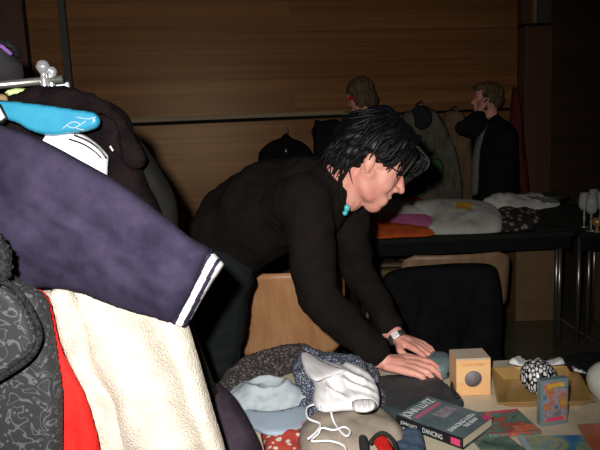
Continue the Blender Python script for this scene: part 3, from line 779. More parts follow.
# telephoning person
WY = 4.6
pp = empty('person', aY(492, 200, WY) * 1, 'person in dark coat and light shirt holding a hand to the ear', 'person'); pp.location.z = 0
ho = aY(487, 101, WY); HRt = Matrix.Rotation(math.radians(182), 3, 'Z')
bm = bmesh.new(); head_caps(bm, ho, HRt)
xc = ho.x; nb = ho + V((.03, 0, -.14)); hip = V((xc + .05, WY, .92)); ch = V((xc + .05, WY, 1.28))
capsule(bm, nb, ho + V((.02, 0, -.03)), .055, .05); capsule(bm, ch, nb, .12, .06); capsule(bm, hip, ch, .13, .13)
hs = ho + V((-.085, -.06, -.03)); eln = aY(462, 128, WY - .2)
capsule(bm, V((xc + .0, WY - .15, 1.40)), eln, .045, .038); capsule(bm, eln, hs + V((0, -.02, -.06)), .036, .024)
hand_caps(bm, hs + V((0, -.02, -.05)), (.25, .1, 1), (.2, -1, 0), (-1, -.2, .2), .95, (.5, .6, .5))
capsule(bm, V((xc + .08, WY + .15, 1.4)), V((xc + .12, WY + .16, 1.1)), .045, .036); capsule(bm, V((xc + .12, WY + .16, 1.1)), V((xc + .02, WY + .1, .92)), .035, .025)
for dy in (-.09, .09):
    capsule(bm, V((xc + .05, WY + dy, .9)), V((xc + .05, WY + dy, .5)), .08, .055); capsule(bm, V((xc + .05, WY + dy, .5)), V((xc + .05, WY + dy, .08)), .052, .036)
    capsule(bm, V((xc + .07, WY + dy, .03)), V((xc - .1, WY + dy, .03)), .032, .028)
blob('body', bm, .007, M['skin'], pp, 2)
bm = bmesh.new()
capsule(bm, V((xc + .07, WY, .75)), V((xc + .06, WY, 1.30)), .17, .17, (V((0, 1, 0)), 1.15)); capsule(bm, V((xc + .06, WY, 1.30)), nb + V((.02, 0, -.02)), .16, .075)
capsule(bm, V((xc + .02, WY - .15, 1.38)), eln, .075, .06); capsule(bm, eln, hs + V((0, -.02, -.085)), .058, .045)
capsule(bm, V((xc + .08, WY + .15, 1.38)), V((xc + .12, WY + .16, 1.1)), .07, .06)
blob('coat', bm, .012, M['blackcoat'], pp, 5, folds((8, 8, 3), .015, 4))
puffy('shirt_front', [(487, 120), (490, 118), (484, 136), (480, 155), (478, 192), (471, 192), (472, 160), (477, 138)], plane(WY - .20), TOCAM, .05, M['greyshirt'], pp, R=4, Tb=.06, step=2)
bm = bmesh.new()
capsule(bm, V((xc + .05, WY - .09, .9)), V((xc + .05, WY - .09, .1)), .10, .07); capsule(bm, V((xc + .05, WY + .09, .9)), V((xc + .05, WY + .09, .1)), .10, .07)
blob('trousers', bm, .014, M['trousers'], pp, 4)
bm = bmesh.new(); T_ = lambda x, y, z: ho + HRt @ V((x, y, z))
ellip(bm, T_(-.018, 0, .060), (.105, .086, .086), HRt); ellip(bm, T_(-.06, 0, .01), (.06, .078, .08), HRt); ellip(bm, T_(.045, 0, .10), (.055, .066, .036), HRt)
for sy in (-1, 1): ellip(bm, T_(-.005, sy * .07, .035), (.05, .022, .05), HRt)
blob('hair', bm, .006, M['blond'], pp, 3, folds((50, 50, 14), .008, 3))
box('telephone', tuple(hs + V((.05, -.01, .02))), (.02, .045, .12), M['black'], pp)
# blonde person bending
BY = 4.55
pb = empty('person', aY(365, 200, BY), 'blonde person in navy jacket seen from behind above the black hair', 'person'); pb.location.z = 0
ho2 = aY(361, 98, BY); HRb = Matrix.Rotation(math.radians(150), 3, 'Z') @ Matrix.Rotation(math.radians(22), 3, 'Y')
bm = bmesh.new(); head_caps(bm, ho2, HRb); xb = ho2.x
nb2 = ho2 + V((.04, .0, -.13)); chb = V((xb + .07, BY, 1.26))
capsule(bm, nb2, ho2 + V((.01, 0, -.03)), .055, .05); capsule(bm, chb, nb2, .12, .06); capsule(bm, V((xb + .08, BY, .92)), chb, .13, .12)
ehL = aY(318, 132, BY - .1); shL = V((xb - .14, BY - .02, 1.42)); hdL = aY(322, 150, BY - .25)
capsule(bm, chb + V((0, 0, .1)), shL, .07, .05); capsule(bm, shL, ehL, .045, .038); capsule(bm, ehL, hdL, .036, .024)
hand_caps(bm, hdL, (.3, -.5, -.8), (-1, 0, 0), (0, -1, .3), .95, (.5, .6, .5))
shR = V((xb + .22, BY, 1.38)); capsule(bm, chb + V((0, 0, .1)), shR, .07, .05); capsule(bm, shR, shR + V((.05, 0, -.28)), .045, .036); capsule(bm, shR + V((.05, 0, -.28)), shR + V((0, -.15, -.48)), .036, .024)
for dx in (-.09, .09):
    capsule(bm, V((xb + .08 + dx, BY, .9)), V((xb + .08 + dx, BY, .08)), .08, .036); capsule(bm, V((xb + .08 + dx, BY, .03)), V((xb + .08 + dx, BY - .17, .03)), .032, .028)
blob('body', bm, .007, M['skin'], pb, 2)
bm = bmesh.new()
capsule(bm, V((xb + .08, BY, .85)), chb, .18, .19); capsule(bm, chb, nb2 + V((0, 0, -.01)), .19, .08)
capsule(bm, chb + V((0, 0, .08)), shL, .10, .075); capsule(bm, shL, ehL, .07, .055); capsule(bm, ehL, ehL.lerp(hdL, .85), .055, .042)
capsule(bm, chb + V((0, 0, .08)), shR, .10, .08); capsule(bm, shR, shR + V((.05, 0, -.28)), .075, .06); capsule(bm, shR + V((.05, 0, -.28)), shR + V((0, -.14, -.44)), .06, .045)
capsule(bm, aY(353, 126, BY - .10), aY(384, 119, BY - .08), .105, .10); capsule(bm, aY(384, 119, BY - .08), aY(402, 134, BY - .02), .10, .09)
blob('jacket', bm, .012, M['navy'], pb, 5, folds((8, 8, 5), .012, 9))
bm = bmesh.new()
for dx in (-.09, .09): capsule(bm, V((xb + .08 + dx, BY, .88)), V((xb + .08 + dx, BY, .1)), .10, .07)
blob('trousers', bm, .014, M['trousers'], pb, 4)
bm = bmesh.new(); T_ = lambda x, y, z: ho2 + HRb @ V((x, y, z))
ellip(bm, T_(-.018, 0, .062), (.108, .090, .090), HRb); ellip(bm, T_(-.06, 0, -.01), (.06, .082, .10), HRb)
for sy in (-1, 1): ellip(bm, T_(-.01, sy * .072, .0), (.045, .022, .085), HRb)
blob('hair', bm, .006, M['blond'], pb, 3, folds((50, 50, 14), .010, 5))
bm = bmesh.new(); ellip(bm, aY(351, 98, BY - .09), (.022, .014, .016)); fin('red_hair_clip', bm, M['red'], pb)
o = puffy('black_garment', [(314, 124), (322, 121), (338, 120), (340, 135), (340, 175), (336, 230), (316, 232), (314, 170)], plane(BY - .33), TOCAM, .03, M['blackcoat'], R=5, step=3, fold=folds((14, 10, 3), .012, 6))
tag(o, 'black garment held up by the blonde person behind', 'garment')

# ================================================================ FOREGROUND TABLE
t = empty('table', (.35, 1.3, 0), 'beige-topped table in front covered with hats, books and trinkets', 'table')
FX0, FX1, TY0, TY1 = -.19, 1.15, .86, 1.61
box('tabletop', ((FX0 + FX1) / 2, (TY0 + TY1) / 2, TZ - .014), (FX1 - FX0, TY1 - TY0, .028), M['tabletop'], t, bev=.004)
box('edge_band', ((FX0 + FX1) / 2, TY1 + .003, TZ - .016), (FX1 - FX0, .004, .022), M['blackmat'], t, bev=.001)
for x in (FX0 + .06, FX1 - .06):
    for y in (TY0 + .06, TY1 - .08):
        tube('leg', [(x, y, .001), (x, y, TZ - .03)], .014, M['dullmetal'], t)
# ---- knitted scarf roll
pts = [aZ(226, 402, .772), aZ(230, 388, .776), aZ(244, 374, .78), aZ(262, 364, .782), aZ(282, 358, .782), aZ(300, 356, .78)]
bm = bmesh.new(); q = spl(pts, 8)
for a, b in zip(q, q[1:]): capsule(bm, a, b, .034, .034); capsule(bm, a + V((.02, -.03, -.01)), b + V((.02, -.03, -.01)), .024, .024)
sc_ = blob('knitted_scarf', bm, .0035, M['tweed'], None, 6, lambda p: .0022 * math.sin(p[0] * 420 + p[2] * 300) * math.sin(p[1] * 330 - p[2] * 260) + .008 * noise.noise(V(p) * 22))
for v in sc_.data.vertices: v.co.z = max(v.co.z, TZ + .001)
tag(sc_, 'brown-grey braided knit scarf curled behind the pale blue cap', 'scarf')
# ---- navy dotted hat
bm = bmesh.new()
c0 = aZ(335, 392, .79)
ellip(bm, c0 + V((0, .03, .022)), (.095, .075, .06)); ellip(bm, aZ(312, 368, .80), (.055, .05, .05)); ellip(bm, aZ(358, 376, .79), (.05, .055, .045)); ellip(bm, c0 + V((.015, .0, -.02)), (.115, .09, .022))
dh = blob('dotted_hat', bm, .004, M['dots'], None, 6, folds((26, 26, 26), .010, 4))
for v in dh.data.vertices: v.co.z = max(v.co.z, TZ + .001)
tag(dh, 'navy hat with small pale dots under the white cap', 'hat')
# ---- white cap with cords
wc_ = empty('cotton_hat', aZ(345, 405, .80), 'crumpled white cotton cap with cords lying on the dotted hat', 'hat')
def wf(x, y):
    n1 = noise.noise(V(((x * .9 + y * .45) * .026, (y * .9 - x * .45) * .11, 1))); n2 = noise.noise(V(((x * .5 + y * .9) * .02, (x * .9 - y * .5) * .10, 5)))
    return -.050 * abs(n1) - .034 * abs(n2) + .020
puffy('crown', [(303, 354), (309, 352), (320, 358), (336, 362), (352, 363), (368, 372), (377, 385), (380, 400), (376, 409), (362, 410), (342, 411), (322, 412), (313, 402), (314, 384), (306, 374), (302, 362)],
      lambda x, y: aZ(x, y, .842 + .0006 * (382 - y)), V((0, -.75, .66)), .030, M['whitecot'], wc_, R=20, Tb=.03, step=1.8, wfn=wf)
puffy('folded_brim', [(301, 353, 1), (308, 352), (320, 360), (334, 366), (346, 370), (338, 374), (326, 378), (316, 381), (308, 375), (302, 363)],
      lambda x, y: aZ(x, y, .872), V((0, -.75, .66)), .013, M['whitecot'], wc_, R=11, Tb=.012, step=1.6, wfn=lambda x, y: -.010 * abs(noise.noise(V((x * .06, (y - x * .5) * .14, 3)))))
puffy('gathered_edge', [(352, 402), (362, 399), (373, 400), (376, 407), (368, 412), (355, 411)], lambda x, y: aZ(x, y, .865), V((0, -.75, .66)), .014, M['whitecot'], wc_, R=5, Tb=.008, step=1.3, wfn=lambda x, y: .005 * math.sin(x * 1.1))
zc = .817
tube('cord', [aZ(320, 410, .835), aZ(322, 402, .835), aZ(315, 404, zc), aZ(307, 408, zc), aZ(308, 418, zc), aZ(320, 424, zc), aZ(316, 432, zc), aZ(308, 439, zc)], .0024, M['stripewhite'], wc_, 8, 8)
tube('cord', [aZ(331, 412, .835), aZ(334, 422, zc), aZ(341, 432, zc), aZ(347, 436, zc), aZ(350, 431, zc), aZ(344, 427, zc), aZ(334, 430, zc), aZ(322, 428, zc + .004), aZ(318, 434, zc), aZ(312, 441, zc), aZ(330, 441, zc), aZ(344, 446, zc), aZ(346, 456, zc)], .0022, M['stripewhite'], wc_, 8, 8)
# ---- taupe cloth below
def tz(x, y): return .775
o = puffy('taupe_hat', [(300, 432), (312, 418), (330, 410), (356, 408), (378, 410), (392, 420), (404, 434), (404, 446), (392, 452), (370, 462), (330, 470), (306, 462), (298, 446)],
          lay(.765), V((0, -.3, 1)), .045, M['taupe'], R=26, Tb=.012, step=3, fold=folds((22, 22, 22), .010, 8))
tag(o, 'taupe suede hat under the white cords', 'hat')
# ---- pale blue cap
pc = empty('peaked_cap', aZ(268, 405, TZ), 'pale blue cotton cap with grey-blue peak', 'hat')
bm = bmesh.new(); cc = aZ(267, 398, .785)
ellip(bm, cc + V((-.006, .012, -.006)), (.108, .068, .038))
def capf(p):
    d = math.hypot((p[0] - cc.x) / .075, (p[1] - cc.y - .01) / .05)
    rim = math.exp(-((d - .62) / .16) ** 2)
    return .011 * rim - .006 * math.exp(-(d / .4) ** 2) + .008 * noise.noise(V(p) * 24) + .004 * noise.noise(V(p) * 55)
blob('crown', bm, .003, M['paleblue'], pc, 4, capf)
puffy('peak', [(231, 401), (250, 409), (275, 411), (300, 405), (312, 401), (316, 412), (313, 424), (298, 431), (280, 435), (264, 434), (246, 424), (233, 412)],
      lambda x, y: aZ(x, y, .790 - .00045 * max(0, y - 410) - .000018 * (x - 273) ** 2), V((0, -.2, 1)), .004, M['visorblue'], pc, R=3, Tb=.003, step=2.5)
# ---- red dotted cloth
o = puffy('printed_cloth', [(262, 428), (285, 426), (305, 425), (318, 440), (330, 470), (300, 480), (272, 474), (264, 450)], lay(TZ + .004), UP, .020, M['reddots'], R=10, Tb=.003, step=3, fold=folds((22, 22, 22), .010, 12))
tag(o, 'red printed cloth with pale blossoms below the cap peak', 'cloth')
# ---- dark plum garment at the table's left corner
o = puffy('plum_garment', [(200, 380), (216, 383), (230, 392), (240, 406), (252, 428), (262, 452), (268, 500), (200, 520), (180, 470), (190, 410)], lambda x, y: aY(x, y, 1.13 - .0006 * (y - 380)), TOCAM, .05, M['plum'], R=22, Tb=.04, step=4, fold=folds((12, 12, 8), .012, 13))
tag(o, 'dark plum garment hanging between the cream fleece and the cap', 'garment')
# ---- small red lined visor + denim scrap
vz = empty('fabric_band', aZ(378, 445, .80), 'red-lined curved dark band on the taupe hat', 'accessory')
puffy('lining', [(373, 440), (378, 436), (384, 436), (390, 442), (393, 452), (384, 456), (376, 447)], lay(.818), V((0, -.4, 1)), .006, M['red'], vz, R=4, Tb=.003, step=1.6)
tube('rim', [aZ(370, 443, .822), aZ(376, 436, .826), aZ(383, 433, .828), aZ(391, 438, .826), aZ(396, 448, .822), aZ(397, 460, .82)], .0042, M['darkgreen'], vz, 10, 5)
puffy('tab', [(359, 437), (366, 436), (369, 446), (368, 456), (361, 456)], lay(.815), V((0, -.4, 1)), .006, M['hatgrey'], vz, R=3, Tb=.003, step=1.6)
o = puffy('denim_cloth', [(392, 444), (402, 436), (414, 428), (424, 440), (426, 470), (396, 474)], lay(TZ + .004), UP, .028, M['denim'], R=8, Tb=.003, step=2.5, fold=folds((30, 30, 30), .008, 15))
tag(o, 'blue denim scrap between taupe hat and paperback', 'cloth')
# ---- charcoal bag under hands
hb_ = empty('handbag', aZ(415, 395, TZ), 'flat charcoal leather bag under the hands', 'bag')
puffy('bag_body', [(366, 388), (380, 379), (410, 376), (436, 378), (452, 390), (463, 400), (462, 408), (448, 414), (420, 424), (394, 420), (376, 408)], lay(TZ + .006), UP, .016, M['handbag'], hb_, R=6, Tb=.005, step=2.5, fold=folds((20, 20, 20), .006, 16))
tube('strap', [aZ(436, 372, TZ + .01), aZ(446, 373, TZ + .012), aZ(453, 379, TZ + .014), aZ(452, 387, TZ + .02), aZ(458, 397, TZ + .026)], .0045, M['black'], hb_, 8, 5)
o = puffy('pale_cloth', [(424, 355), (437, 352), (449, 355), (451, 365), (440, 370), (427, 366)], lay(TZ + .03), UP, .012, M['tealcase'], R=6, Tb=.003, step=2.0, fold=folds((30, 30, 30), .006, 17), floorz=TZ + .001)
tag(o, 'grey-blue cloth lying behind the hands', 'cloth')
# ---- paperback
BZ0, BT = TZ + .026, .020
A, B, D = aZ(396, 415, BZ0 + BT), aZ(428, 396, BZ0 + BT), aZ(450, 446, BZ0 + BT)
xd = (B - A); bw = xd.length; xd.normalize(); yd = (A - D); bh = yd.length; yd = (yd - xd * yd.dot(xd)).normalized()
bk = empty('paperback_book', (A + B + D) / 3 - V((0, 0, BT)), 'thick grey-teal paperback with pale title lying on the charcoal bag', 'book')
def bpt(u, v, z=0): return A + xd * (u * bw) - yd * (v * bh) + V((0, 0, z))
def slab(name, u0, u1, v0, v1, z0, z1, mat, par):
    bm = bmesh.new(); q = [bm.verts.new(bpt(u, v, z)) for z in (z0, z1) for u, v in ((u0, v0), (u1, v0), (u1, v1), (u0, v1))]
    for f in ((0, 1, 2, 3), (4, 5, 6, 7), (0, 1, 5, 4), (1, 2, 6, 5), (2, 3, 7, 6), (3, 0, 4, 7)): bm.faces.new([q[i] for i in f])
    return fin(name, bm, mat, par, False)
slab('page_block', .02, .98, .01, .99, -BT + .001, -.0012, M['pages'], bk)
cv = slab('front_cover', 0, 1, 0, 1, -.0012, 0, M['bookteal'], bk)
slab('back_cover', 0, 1, 0, 1, -BT, -BT + .001, M['bookteal'], bk)
spn = slab('spine', -.006, .02, 0, 1, -BT, 0, M['black'], bk)
text('author_lettering', 'JOHN LUTZ', bpt(.05, .17, .0002), xd, yd, .030, M['ink'], cv, width=bw * .86)
slab('rose_strip', .14, .90, .215, .275, .0001, .0004, M['dullpink'], cv)
slab('figure_print', .42, .86, .36, .54, .0001, .0004, M['greyink'], cv)
text('title_lettering', 'DANCING WITH', bpt(.10, .80, .0002), xd, yd, .016, M['ink'], cv, width=bw * .78)
text('title_lettering', 'THE DEAD', bpt(.40, .885, .0002), xd, yd, .014, M['ink'], cv, width=bw * .38)
bm = bmesh.new(); q = [bm.verts.new(bpt(u, v, .0005)) for u, v in ((.78, .965), (.94, .86), (1, .92), (1, 1), (.86, 1))]; bm.faces.new(q); fin('pink_corner', bm, M['pink'], cv, False)
# spine lettering
sd_ = -xd
def spt(v, h): return bpt(-.006, v, -BT * h) + sd_ * .0004
text('spine_lettering', 'JOHN LUTZ', spt(.08, .74), -yd, V((0, 0, 1)), .010, M['ink'], spn, .0002, bh * .26)
text('spine_lettering', 'DANCING', spt(.42, .80), -yd, V((0, 0, 1)), .0145, M['ink'], spn, .0002, bh * .30)
bm = bmesh.new(); q = [bm.verts.new(spt(v, h)) for v, h in ((.84, .15), (.97, .15), (.97, .85), (.84, .85))]; bm.faces.new(q); fin('pink_panel', bm, M['pink'], spn, False)
# ---- candle box
a, b = aZ(456.5, 396, TZ + .001), aZ(490.5, 394.5, TZ + .001)
bx = (b - a); bwid = bx.length; bx.normalize(); by = V((-bx.y, bx.x, 0)); bhh = aY(474, 360.5, (a.y + b.y) / 2).z - TZ
cb = empty('candle_box', (a + b) / 2 + by * .03, 'pale wooden box with a round window in its front', 'box')
def cpt(u, d, h): return a + bx * (u * bwid) + by * d + V((0, 0, h))
dep = bwid * .80
bm = bmesh.new(); nseg = 32; hc, rr = .52 * 0 + bhh * .46, bwid * .255
# front panel with hole
outer = []; inner = []
for k in range(nseg):
    t_ = 2 * math.pi * k / nseg; cx, cz = math.cos(t_), math.sin(t_); m_ = max(abs(cx), abs(cz))
    ox = .5 * bwid + cx / m_ * .5 * bwid; oz = bhh / 2 + cz / m_ * bhh / 2
    outer.append((ox, oz)); inner.append((.5 * bwid + cx * rr, hc + cz * rr))
for (dA, dB) in ((0, .004),):
    fo_ = [bm.verts.new(a + bx * x + V((0, 0, z))) for x, z in outer]; fi = [bm.verts.new(a + bx * x + V((0, 0, z))) for x, z in inner]
    ri = [bm.verts.new(a + bx * x + by * .006 + V((0, 0, z))) for x, z in inner]; bo = [bm.verts.new(a + bx * x + by * .006 + V((0, 0, z))) for x, z in outer]
    for k in range(nseg):
        j = (k + 1) % nseg
        bm.faces.new((fo_[k], fo_[j], fi[j], fi[k])); bm.faces.new((fi[k], fi[j], ri[j], ri[k])); bm.faces.new((fo_[k], bo[k], bo[j], fo_[j])); bm.faces.new((bo[k], ri[k], ri[j], bo[j]))
fin('front_panel', bm, M['boxwood'], cb, False)
RB = math.atan2(bx.y, bx.x)
ctr = a + bx * bwid / 2
for nm, cc_, ss, mt in (('side_panel', cpt(.03, dep / 2 + .003, bhh / 2), (.005, dep - .006, bhh), 'boxwood'), ('side_panel', cpt(.97, dep / 2 + .003, bhh / 2), (.005, dep - .006, bhh), 'boxwood'),
                        ('back_panel', cpt(.5, dep, bhh / 2), (bwid, .005, bhh), 'boxwood'), ('lid', cpt(.5, dep / 2, bhh + .002), (bwid, dep, .005), 'kraft'), ('bottom_panel', cpt(.5, dep / 2 + .004, .003), (bwid * .9, dep - .01, .005), 'boxwood')):
    box(nm, tuple(cc_), ss, M[mt], cb, RB, .0008)
q0 = a + bx * bwid / 2 + V((0, 0, hc))
tube('candle', [q0 + by * .009, q0 + by * .05], rr * 1.05, M['greywax'], cb, 28)
text('front_lettering', 'Candle Holder', cpt(.17, -.0004, bhh * .84), bx, V((0, 0, 1)), .010, M['orangeink'], cb, .0002, bwid * .66)
# ---- gold tray
tzr = TZ + .026
FL, FR, BR, BL = aZ(497, 403, tzr), aZ(595, 401, tzr), aZ(573, 366, tzr), aZ(491, 367, tzr)
BR = FR + (BL - FL) * 1.0 if (FR + (BL - FL) - BR).length < .05 else BR
tcen = (FL + FR + BR + BL) / 4; tcen.z = 0
def shr(p, k, z): q_ = p.copy(); q_.z = 0; r_ = tcen + (q_ - tcen) * k; r_.z = z; return r_
bm = bmesh.new(); rings = []
for k, z in ((.72, TZ + .001), (.96, tzr - .002), (1.0, tzr - .002), (1.0, tzr), (.955, tzr), (.72, TZ + .004)):
    rings.append([bm.verts.new(shr(p, k, z)) for p in (FL, FR, BR, BL)])
for r1, r2 in zip(rings, rings[1:]):
    for k in range(4): bm.faces.new((r1[k], r1[(k + 1) % 4], r2[(k + 1) % 4], r2[k]))
bm.faces.new(rings[0][::-1]); bm.faces.new(rings[-1])
bmesh.ops.bevel(bm, geom=[e for e in bm.edges], offset=.0012, segments=2, affect='EDGES')
tag(fin('gold_tray', bm, M['gold'], None, False), 'rectangular gold tray with sloping sides holding a mosaic ball', 'tray')
# ---- mosaic ball in the tray
bc = aY(538, 382, aZ(538, 397, TZ + .006).y + .02)
rb = 17.5 / 600 * (bc - CP).dot(CF)
bc.z = max(bc.z, TZ + .006 + rb)
o = bpy.data.objects.new('ball', None)
bm = bmesh.new(); bmesh.ops.create_uvsphere(bm, u_segments=40, v_segments=24, radius=rb)
ball = fin('mosaic_ball', bm, M['mosaic']); ball.location = bc
tag(ball, 'black ball with silver mosaic tiles sitting in the gold tray', 'ball')
# ---- upright cassette box
a, b = aZ(541, 427, TZ + .001), aZ(568, 423, TZ + .001)
cxd = (b - a); cw = cxd.length; cxd.normalize(); chh = aY(556, 380, (a.y + b.y) / 2).z - TZ
ccen = (a + b) / 2 + V((-cxd.y, cxd.x, 0)) * .009
ang = math.atan2(cxd.y, cxd.x)
cs = empty('cassette_box', ccen, 'small upright plastic case with orange and blue picture', 'case')
box('case', tuple(ccen + V((0, 0, chh / 2))), (cw, .017, chh), M['tealcase'], cs, ang, .0015)
nn_ = V((cxd.y, -cxd.x, 0))
box('picture_insert', tuple(ccen + nn_ * .0092 + V((0, 0, chh * .52))), (cw * .84, .0014, chh * .86), M['picB'], cs, ang, .0003)
box('red_strip', tuple(ccen + nn_ * .0102 + V((0, 0, chh * .14))), (cw * .62, .0012, chh * .07), M['pink'], cs, ang, .0002)
box('grey_panel', tuple(ccen + nn_ * .0101 + V((0, 0, chh * .27))), (cw * .78, .0012, chh * .16), M['greyink'], cs, ang, .0002)
box('title_strip', tuple(ccen + nn_ * .0102 + V((0, 0, chh * .88))), (cw * .6, .0012, chh * .08), M['yellow'], cs, ang, .0002)
# ---- flat printed cases / booklets
def flat(name, quad, z, th, mat, lab, cat, parts=()):
    r = empty(name, sum((aZ(x, y, z) for x, y in quad), V((0, 0, 0))) / 4, lab, cat)
    P = [aZ(x, y, z) for x, y in quad]
    def q2(u, v): return P[0].lerp(P[1], u).lerp(P[3].lerp(P[2], u), v)
    def sl(nm, u0, u1, v0, v1, z0, z1, m, par):
        bm = bmesh.new(); q = [bm.verts.new(q2(u, v) + V((0, 0, zz))) for zz in (z0, z1) for u, v in ((u0, v0), (u1, v0), (u1, v1), (u0, v1))]
        for f in ((0, 1, 2, 3), (4, 5, 6, 7), (0, 1, 5, 4), (1, 2, 6, 5), (2, 3, 7, 6), (3, 0, 4, 7)): bm.faces.new([q[i] for i in f])
        return fin(nm, bm, M[m], par, False)
    sl('cover', 0, 1, 0, 1, 0, th, mat, r)
    for nm, u0, u1, v0, v1, m in parts: sl(nm, u0, u1, v0, v1, th, th + .0006, m, r)
    return r
flat('compact_disc_case', [(486, 415), (517, 412), (541, 434), (486, 438)], TZ + .006, .008, 'picA', 'green and red disc case between the paperback and upright case', 'case', (('red_border', .55, .98, .72, .95, 'picD'), ('red_edge', .1, .95, .02, .08, 'pink')))
flat('booklet', [(466, 414), (489, 413), (489, 440), (462, 446)], TZ + .001, .004, 'picE', 'dark green leaflet tucked under the pages of the paperback', 'booklet')
flat('booklet', [(474, 443), (505, 436), (525, 452), (494, 466)], TZ + .001, .006, 'picE', 'dark green cover at the bottom edge right of the paperback', 'booklet')
flat('magazine', [(517, 438), (584, 437), (610, 470), (540, 474)], TZ + .001, .005, 'picC', 'blue and yellow magazine at the bottom below the upright case', 'magazine', (('blue_border', .0, .09, 0, 1, 'visorblue'),))
flat('booklet', [(577, 427), (618, 424), (660, 462), (600, 464)], TZ + .007, .006, 'picD', 'red-orange booklet in the bottom right corner', 'booklet')
# ---- cream vase at the right edge
vp = aZ(609, 401, TZ + .001)
o = lathe('round_vase', [(.020, 0), (.034, .010), (.046, .030), (.050, .050), (.046, .070), (.032, .086), (.018, .094), (.016, .104), (.020, .108), (.014, .106), (.013, .094)], vp, M['creamglaze'])
tag(o, 'round cream glazed vase cut by the right edge', 'vase')
# ---- papers and dark cloth behind the tray
o = puffy('white_paper', [(506, 363, 1), (513, 357, 1), (519, 354, 1), (526, 359, 1), (562, 358, 1), (565, 364, 1), (530, 368, 1)], lay(TZ + .032), V((0, -.3, 1)), .004, M['white'], R=2, Tb=.004, step=2.5, sm=1, fold=folds((40, 40, 40), .012, 20))
tag(o, 'crumpled white paper behind the gold tray', 'paper')
o = puffy('dark_cloth', [(560, 360), (575, 354), (600, 352), (620, 356), (622, 375), (600, 382), (586, 380), (577, 370)], lay(TZ + .03), UP, .012, M['blackmat'], R=8, step=2.5, fold=folds((26, 26, 26), .01, 21), floorz=TZ + .001)
tag(o, 'black crumpled cloth behind the cream vase', 'cloth')
o = puffy('cloth_highlight', [(572, 366, 1), (584, 370, 1), (587, 374, 1), (574, 371, 1)], lay(TZ + .048), V((0, -.3, 1)), .002, M['white'], R=2, Tb=.002, step=2, sm=1)  # white sliver modelled in place of a bright highlight on the dark cloth
tag(o, 'small white sliver standing for a highlight on the black cloth', 'tag')

# ================================================================ CLOTHES RAIL (left)
rl = empty('clothes_rail', (-.75, 1.0, 0), 'metal clothes rail end with chrome knob above the hung garments', 'clothes rack')
ra, rb_ = aY(-150, 99, 1.0), aY(63, 79, 1.0)
tube('rail', [ra, rb_], .0065, M['dullmetal'], rl, 14)
k0 = aY(44, 80, .99); k1 = aY(43, 67, .99)
tube('knob', [k0 + V((0, 0, -.012)), k0, k0.lerp(k1, .45), k0.lerp(k1, .75), k1, k1 + V((0, 0, .008)), k1 + V((0, 0, .011))], [.006, .006, .0045, .009, .0115, .008, .002], M['chrome'], rl, 18, 4)
tube('knob', [k0 + V((.008, .01, -.012)), k0 + V((.008, .01, 0)), k1 + V((.010, .01, -.006)), k1 + V((.010, .01, .001))], [.005, .005, .008, .003], M['chrome'], rl, 14, 4)
up_ = V((ra.x + .05, 1.0, 0)); tube('upright', [up_ + V((0, 0, .02)), up_ + V((0, 0, ra.z))], .014, M['dullmetal'], rl)
tube('foot', [up_ + V((0, -.3, .015)), up_ + V((0, .3, .015))], .014, M['dullmetal'], rl)
c1 = puffy('card_sign', [(40, 80, 1), (69, 82, 1), (70, 90, 1), (40, 90, 1)], plane(1.03), TOCAM, .003, M['palecard'], R=2, Tb=.002, step=3, sm=1)
tag(c1, 'pale blue card by the chrome knob on the rail', 'card')
c1 = puffy('lime_tag', [(4, 91, 1), (16, 87, 1), (36, 89, 1), (36, 96, 1), (5, 97, 1)], plane(.965), TOCAM, .004, M['lime'], R=2, Tb=.002, step=3, sm=1)
tag(c1, 'lime green size tag on the rail above the turquoise hanger', 'tag')
c1 = puffy('orange_tag', [(-10, 93, 1), (8, 93, 1), (8, 102, 1), (-10, 102, 1)], plane(.955), TOCAM, .004, M['tan'], R=2, Tb=.002, step=3, sm=1)
tag(c1, 'orange tag at the left edge beside the lime one', 'tag')
gh = empty('felt_hat', aY(0, 80, 1.25), 'dark grey hat with purple trim at the upper left edge', 'hat')
puffy('hat_crown', [(-30, 48), (-5, 43), (6, 46), (16, 58), (22, 66), (22, 78), (14, 86), (-30, 90)], plane(1.25), TOCAM, .05, M['hatgrey'], gh, R=14, step=3, fold=folds((20, 20, 20), .006, 3))
tube('purple_band', [aY(-16, 44, 1.20), aY(0, 46, 1.185), aY(6, 50, 1.19), aY(11, 54, 1.20)], .004, M['purple'], gh, 8, 4)
tube('rim', [aY(-2, 42, 1.20), aY(8, 44, 1.19), aY(14, 49, 1.20), aY(18, 56, 1.22)], .006, M['blackfleece'], gh, 8, 4)
# dark plum fleece coat
fc = empty('fleece_coat', aY(100, 130, 1.0), 'dark plum fleece coat hanging behind the turquoise hanger', 'coat')
puffy('coat_body', [(-20, 98), (6, 97), (28, 92), (50, 91), (75, 94), (98, 98), (114, 104), (127, 114), (133, 126), (136, 146), (140, 164), (148, 185), (158, 205), (175, 260), (150, 330), (60, 330), (-20, 300)],
      plane(1.02), TOCAM, .035, M['plumfleece'], fc, R=14, Tb=.03, step=4, fold=folds((18, 18, 10), .010, 5))
bm = bmesh.new(); q = spl([aY(16, 99, .975), aY(48, 98, .965), (aY(80, 101, .96)), aY(106, 109, .965), aY(120, 122, .975), aY(127, 140, .985), aY(134, 158, .99)], 8)
for i, (a, b) in enumerate(zip(q, q[1:])): capsule(bm, a, b, .014 + .006 * math.sin(i * .16), .014 + .006 * math.sin(i * .16))
blob('collar', bm, .004, M['plumfleece'], fc, 4, folds((60, 60, 60), .003, 2))
tube('zip_edge', [aY(110, 146, .952), aY(113, 151, .952)], .0015, M['cream'], fc, 8, 3)
